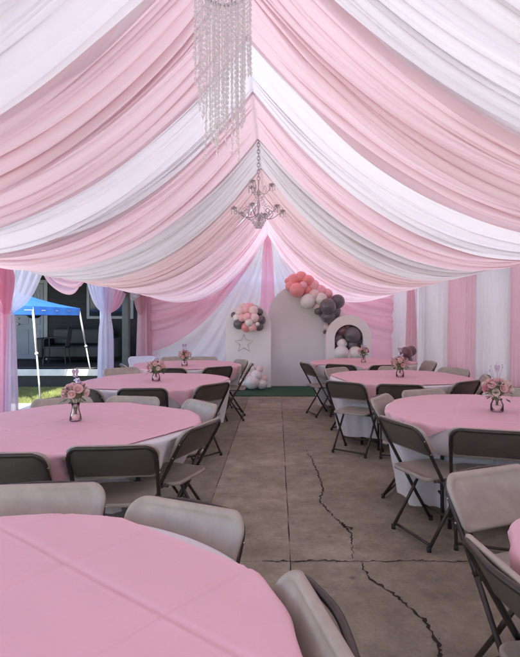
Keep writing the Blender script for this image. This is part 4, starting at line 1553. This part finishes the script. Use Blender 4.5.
# ---------------------------------------------------------------- outside: blue pop-up canopy
def blue_canopy():
    c = Vector((-5.32, 10.12, 0))
    t = empty('popup_canopy', c, 0, 'blue pop-up canopy on white slanted legs out on the lawn', 'canopy')
    hw, he, hp = 1.08, 1.66, 2.06
    bm = bmesh.new()
    n = 14
    grid = {}
    for i in range(n + 1):
        for j in range(n + 1):
            u, v = i / n * 2 - 1, j / n * 2 - 1
            m = max(abs(u), abs(v))
            z = he + (hp - he) * (1 - m) - .05 * math.sin(PI * m) 
            grid[i, j] = bm.verts.new((u * hw, v * hw, z))
    for i in range(n):
        for j in range(n):
            bm.faces.new((grid[i, j], grid[i + 1, j], grid[i + 1, j + 1], grid[i, j + 1]))
    obj('canopy_top', bm, M['blue'], t, False)
    for k in range(4):
        bm = bmesh.new()
        rot = Matrix.Rotation(k * PI / 2, 4, 'Z')
        m = 24
        top = [bm.verts.new(rot @ Vector((-hw + 2 * hw * i / m, -hw - .004, he))) for i in range(m + 1)]
        bot = [bm.verts.new(rot @ Vector((-hw + 2 * hw * i / m, -hw - .02 - .012 * math.sin(i), he - .15))) for i in range(m + 1)]
        for i in range(m):
            bm.faces.new((top[i], top[i + 1], bot[i + 1], bot[i]))
        obj('valance', bm, M['blue'], t, True)
    for sx in (-1, 1):
        for sy in (-1, 1):
            bm = bmesh.new()
            top = Vector((sx * (hw - .02), sy * (hw - .02), he - .01))
            bot = Vector((sx * (hw + .22), sy * (hw + .18), -.04))
            mid = top.lerp(bot, .48)
            tube(bm, [top, mid], .020, 8)
            tube(bm, [mid, bot], .015, 8)
            ball(bm, mid, .032, 2)
            lathe(bm, [(0, 0), (.045, 0), (.045, .012), (0, .014)], bot, 12)
            obj('leg', bm, M['galv'], t, True)
    bm = bmesh.new()
    for sx, sy in ((1, 0), (0, 1)):
        for s in (-1, 1):
            a = Vector((-hw if sx else s * hw, s * hw if sx else -hw, he - .03))
            b = Vector((hw if sx else s * hw, s * hw if sx else hw, he - .03))
            tube(bm, [a + Vector((0, 0, -.04)), b + Vector((0, 0, -.04))], .009, 6)
    obj('truss', bm, M['galv'], t, True)
blue_canopy()

# ---------------------------------------------------------------- outside: house with porch
def house():
    x0, x1 = -13.0, -3.50
    yf, yw = 11.15, 13.8
    t = empty('house', ((x0 + x1) / 2, yw, 0), 0, 'dark sided house with a shaded porch beyond the open left side', 'house')
    o = Vector(t.location)
    def part(name, mat, boxes, bev=0, parent=None, smooth=False):
        bm = bmesh.new()
        for b in boxes:
            box(bm, b[0] - o.x, b[1] - o.x, b[2] - o.y, b[3] - o.y, b[4], b[5], bev)
        return obj(name, bm, mat, parent or t, smooth)
    dk = .34
    part('wall', M['siding'], [(x0, x1 + .3, yw + .022, yw + .2, 0, 3.0), (x1 + .12, x1 + .3, yw + .21, yw + 5, 0, 3.0)] + [(x0, x1 + .3, yw - .0, yw + .020, dk + .002 + k * .165, dk + .15 + k * .165) for k in range(16)])
    part('porch_deck', M['siding'], [(x0, x1 + .25, yf + .031, yw - .002, dk - .12, dk)])
    part('fascia_board', M['deckwhite'], [(x0, x1 + .27, yf, yf + .03, dk - .13, dk + .012)], .006)
    part('under_porch_shade', M['black'], [(x0, x1 + .2, yf + .10, yf + .14, -.05, dk - .122)])  # black sheet standing in for the shade in the opening below
    part('porch_ceiling', M['siding'], [(x0, x1 + .3, yf - .1, yw - .003, 2.72, 2.78)])
    part('roof', M['roofing'], [(x0 - .4, x1 + .5, yf - .35, yw + 5, 2.79, 2.95)])
    def bx_(px, Y): return wp(px, Y)
    for px in (126, -60, -240):
        part('porch_post', M['post_green'], [(bx_(px, 11.35) - .07, bx_(px, 11.35) + .07, 11.29, 11.43, dk + .001, 2.719)], .008)
    # door
    dx0, dx1 = wp(17.5, yw), wp(44, yw)
    d = part('door', M['door_paint'], [(dx0, dx1, yw - .05, yw - .001, dk + .03, dk + 2.02)], .006)
    part('door_panel', M['door_paint'], [(dx0 + .1, dx0 + .32, yw - .062, yw - .051, dk + a, dk + b) for a, b in ((.15, .8), (.95, 1.85))] + [(dx0 + .40, dx1 - .08, yw - .062, yw - .051, dk + a, dk + b) for a, b in ((.15, .8), (.95, 1.85))], .004, d)
    bm = bmesh.new(); ball(bm, (dx0 + .06 - o.x, yw - .09 - o.y, dk + .95), .032, 2); ball(bm, (dx0 + .06 - o.x, yw - .08 - o.y, dk + 1.1), .025, 2)
    obj('door_knob', bm, M['silver'], d, True)
    part('door_frame', M['trim'], [(dx0 - .10, dx0 - .004, yw - .03, yw - .001, dk + .001, dk + 2.12), (dx1 + .004, dx1 + .10, yw - .03, yw - .001, dk + .001, dk + 2.12), (dx0 - .003, dx1 + .003, yw - .03, yw - .001, dk + 2.03, dk + 2.12)], 0)
    # windows
    for a, b in ((90, 131), (-60, -20)):
        wx0, wx1 = wp(a, yw), wp(b, yw)
        w = part('window', M['window'], [(wx0, wx1, yw - .02, yw - .001, 1.50, 2.35)])
        part('window_frame', M['trim'], [(wx0 - .07, wx0 - .001, yw - .05, yw - .001, 1.43, 2.42), (wx1 + .001, wx1 + .07, yw - .05, yw - .001, 1.43, 2.42), (wx0, wx1, yw - .05, yw - .021, 1.43, 1.50), (wx0, wx1, yw - .05, yw - .021, 2.35, 2.42), ((wx0 + wx1) / 2 - .02, (wx0 + wx1) / 2 + .02, yw - .045, yw - .022, 1.501, 2.349)], 0, w)
house()

# porch sofa, hanging basket, little things on the porch
so = empty('porch_sofa', (wp(80, 13.2), 13.2, .34), 0, 'black sofa standing against the porch wall right of the grey door', 'sofa')
bm = bmesh.new(); box(bm, -.78, .78, -.35, .35, .12, .42, .04); obj('seat', bm, M['black'], so)
bm = bmesh.new(); box(bm, -.78, .78, .20, .42, .421, .85, .05); obj('backrest', bm, M['black'], so)
for s in (-1, 1):
    bm = bmesh.new(); box(bm, s * .88 - .10, s * .88 + .10, -.38, .42, .10, .62, .05); obj('armrest', bm, M['black'], so)
    bm = bmesh.new(); box(bm, s * .8 - .03, s * .8 + .03, -.3, -.24, 0, .119); obj('leg', bm, M['black'], so)
bc = empty('porch_chair', (wp(57, 12.4), 12.4, .34), R(-80), 'black metal armchair on the porch beside the door', 'chair')
bm = bmesh.new(); box(bm, -.25, .25, -.25, .25, .40, .44, .01); obj('seat', bm, M['black'], bc)
bm = bmesh.new()
for k in range(6): tube(bm, [(-.2 + .08 * k, .24, .44), (-.2 + .08 * k, .30, .86)], .012, 6)
tube(bm, [(-.24, .3, .87), (.24, .3, .87)], .016, 6)
obj('backrest', bm, M['black'], bc)
for sx in (-1, 1):
    for sy in (-1, 1):
        bm = bmesh.new(); tube(bm, [(sx * .22, sy * .22, .40), (sx * .25, sy * .25, 0)], .014, 6); obj('leg', bm, M['black'], bc)
    bm = bmesh.new(); tube(bm, smooth_path([(sx * .26, .27, .62), (sx * .28, 0, .65), (sx * .27, -.22, .62), (sx * .25, -.23, .42)]), .014, 6); obj('armrest', bm, M['black'], bc)

hb = empty('hanging_basket', (wp(34, 11.6), 11.6, 1.44), 0, 'black round basket hanging from the porch roof beside the door', 'basket')
bm = bmesh.new()
lathe(bm, [(0, 0), (.09, .012), (.16, .07), (.19, .14), (.175, .14), (.15, .08), (.08, .03), (0, .02)], seg=20)
obj('bowl', bm, M['black'], hb, True)
bm = bmesh.new()
for k in range(3):
    a = 2 * PI * k / 3
    tube(bm, [(.18 * math.cos(a), .18 * math.sin(a), .14), (0, 0, .7)], .004, 4)
tube(bm, [(0, 0, .7), (0, 0, 1.28)], .004, 4)
obj('hanger', bm, M['black'], hb)

# added fence outside right, unseen, to shade the side curtains and hedge behind the tent
fe = empty('added_fence', (5.2, 5, 0), 0, 'added brown board fence, out of view, shading the right curtains from outside', 'fence')
bm = bmesh.new()
rr = random.Random(2)
y = -8.0
while y < 12:
    w_ = .138
    box(bm, -.01, .01, y, y + w_, -.05, 1.75 + rr.uniform(-.01, .01))
    y += w_ + .006
obj('boards', bm, M['fence'], fe)
y = -8
while y < 12:
    bm = bmesh.new(); box(bm, .011, .10, y, y + .09, -.05, 1.85); obj('fence_post', bm, M['fence'], fe); y += 2.4
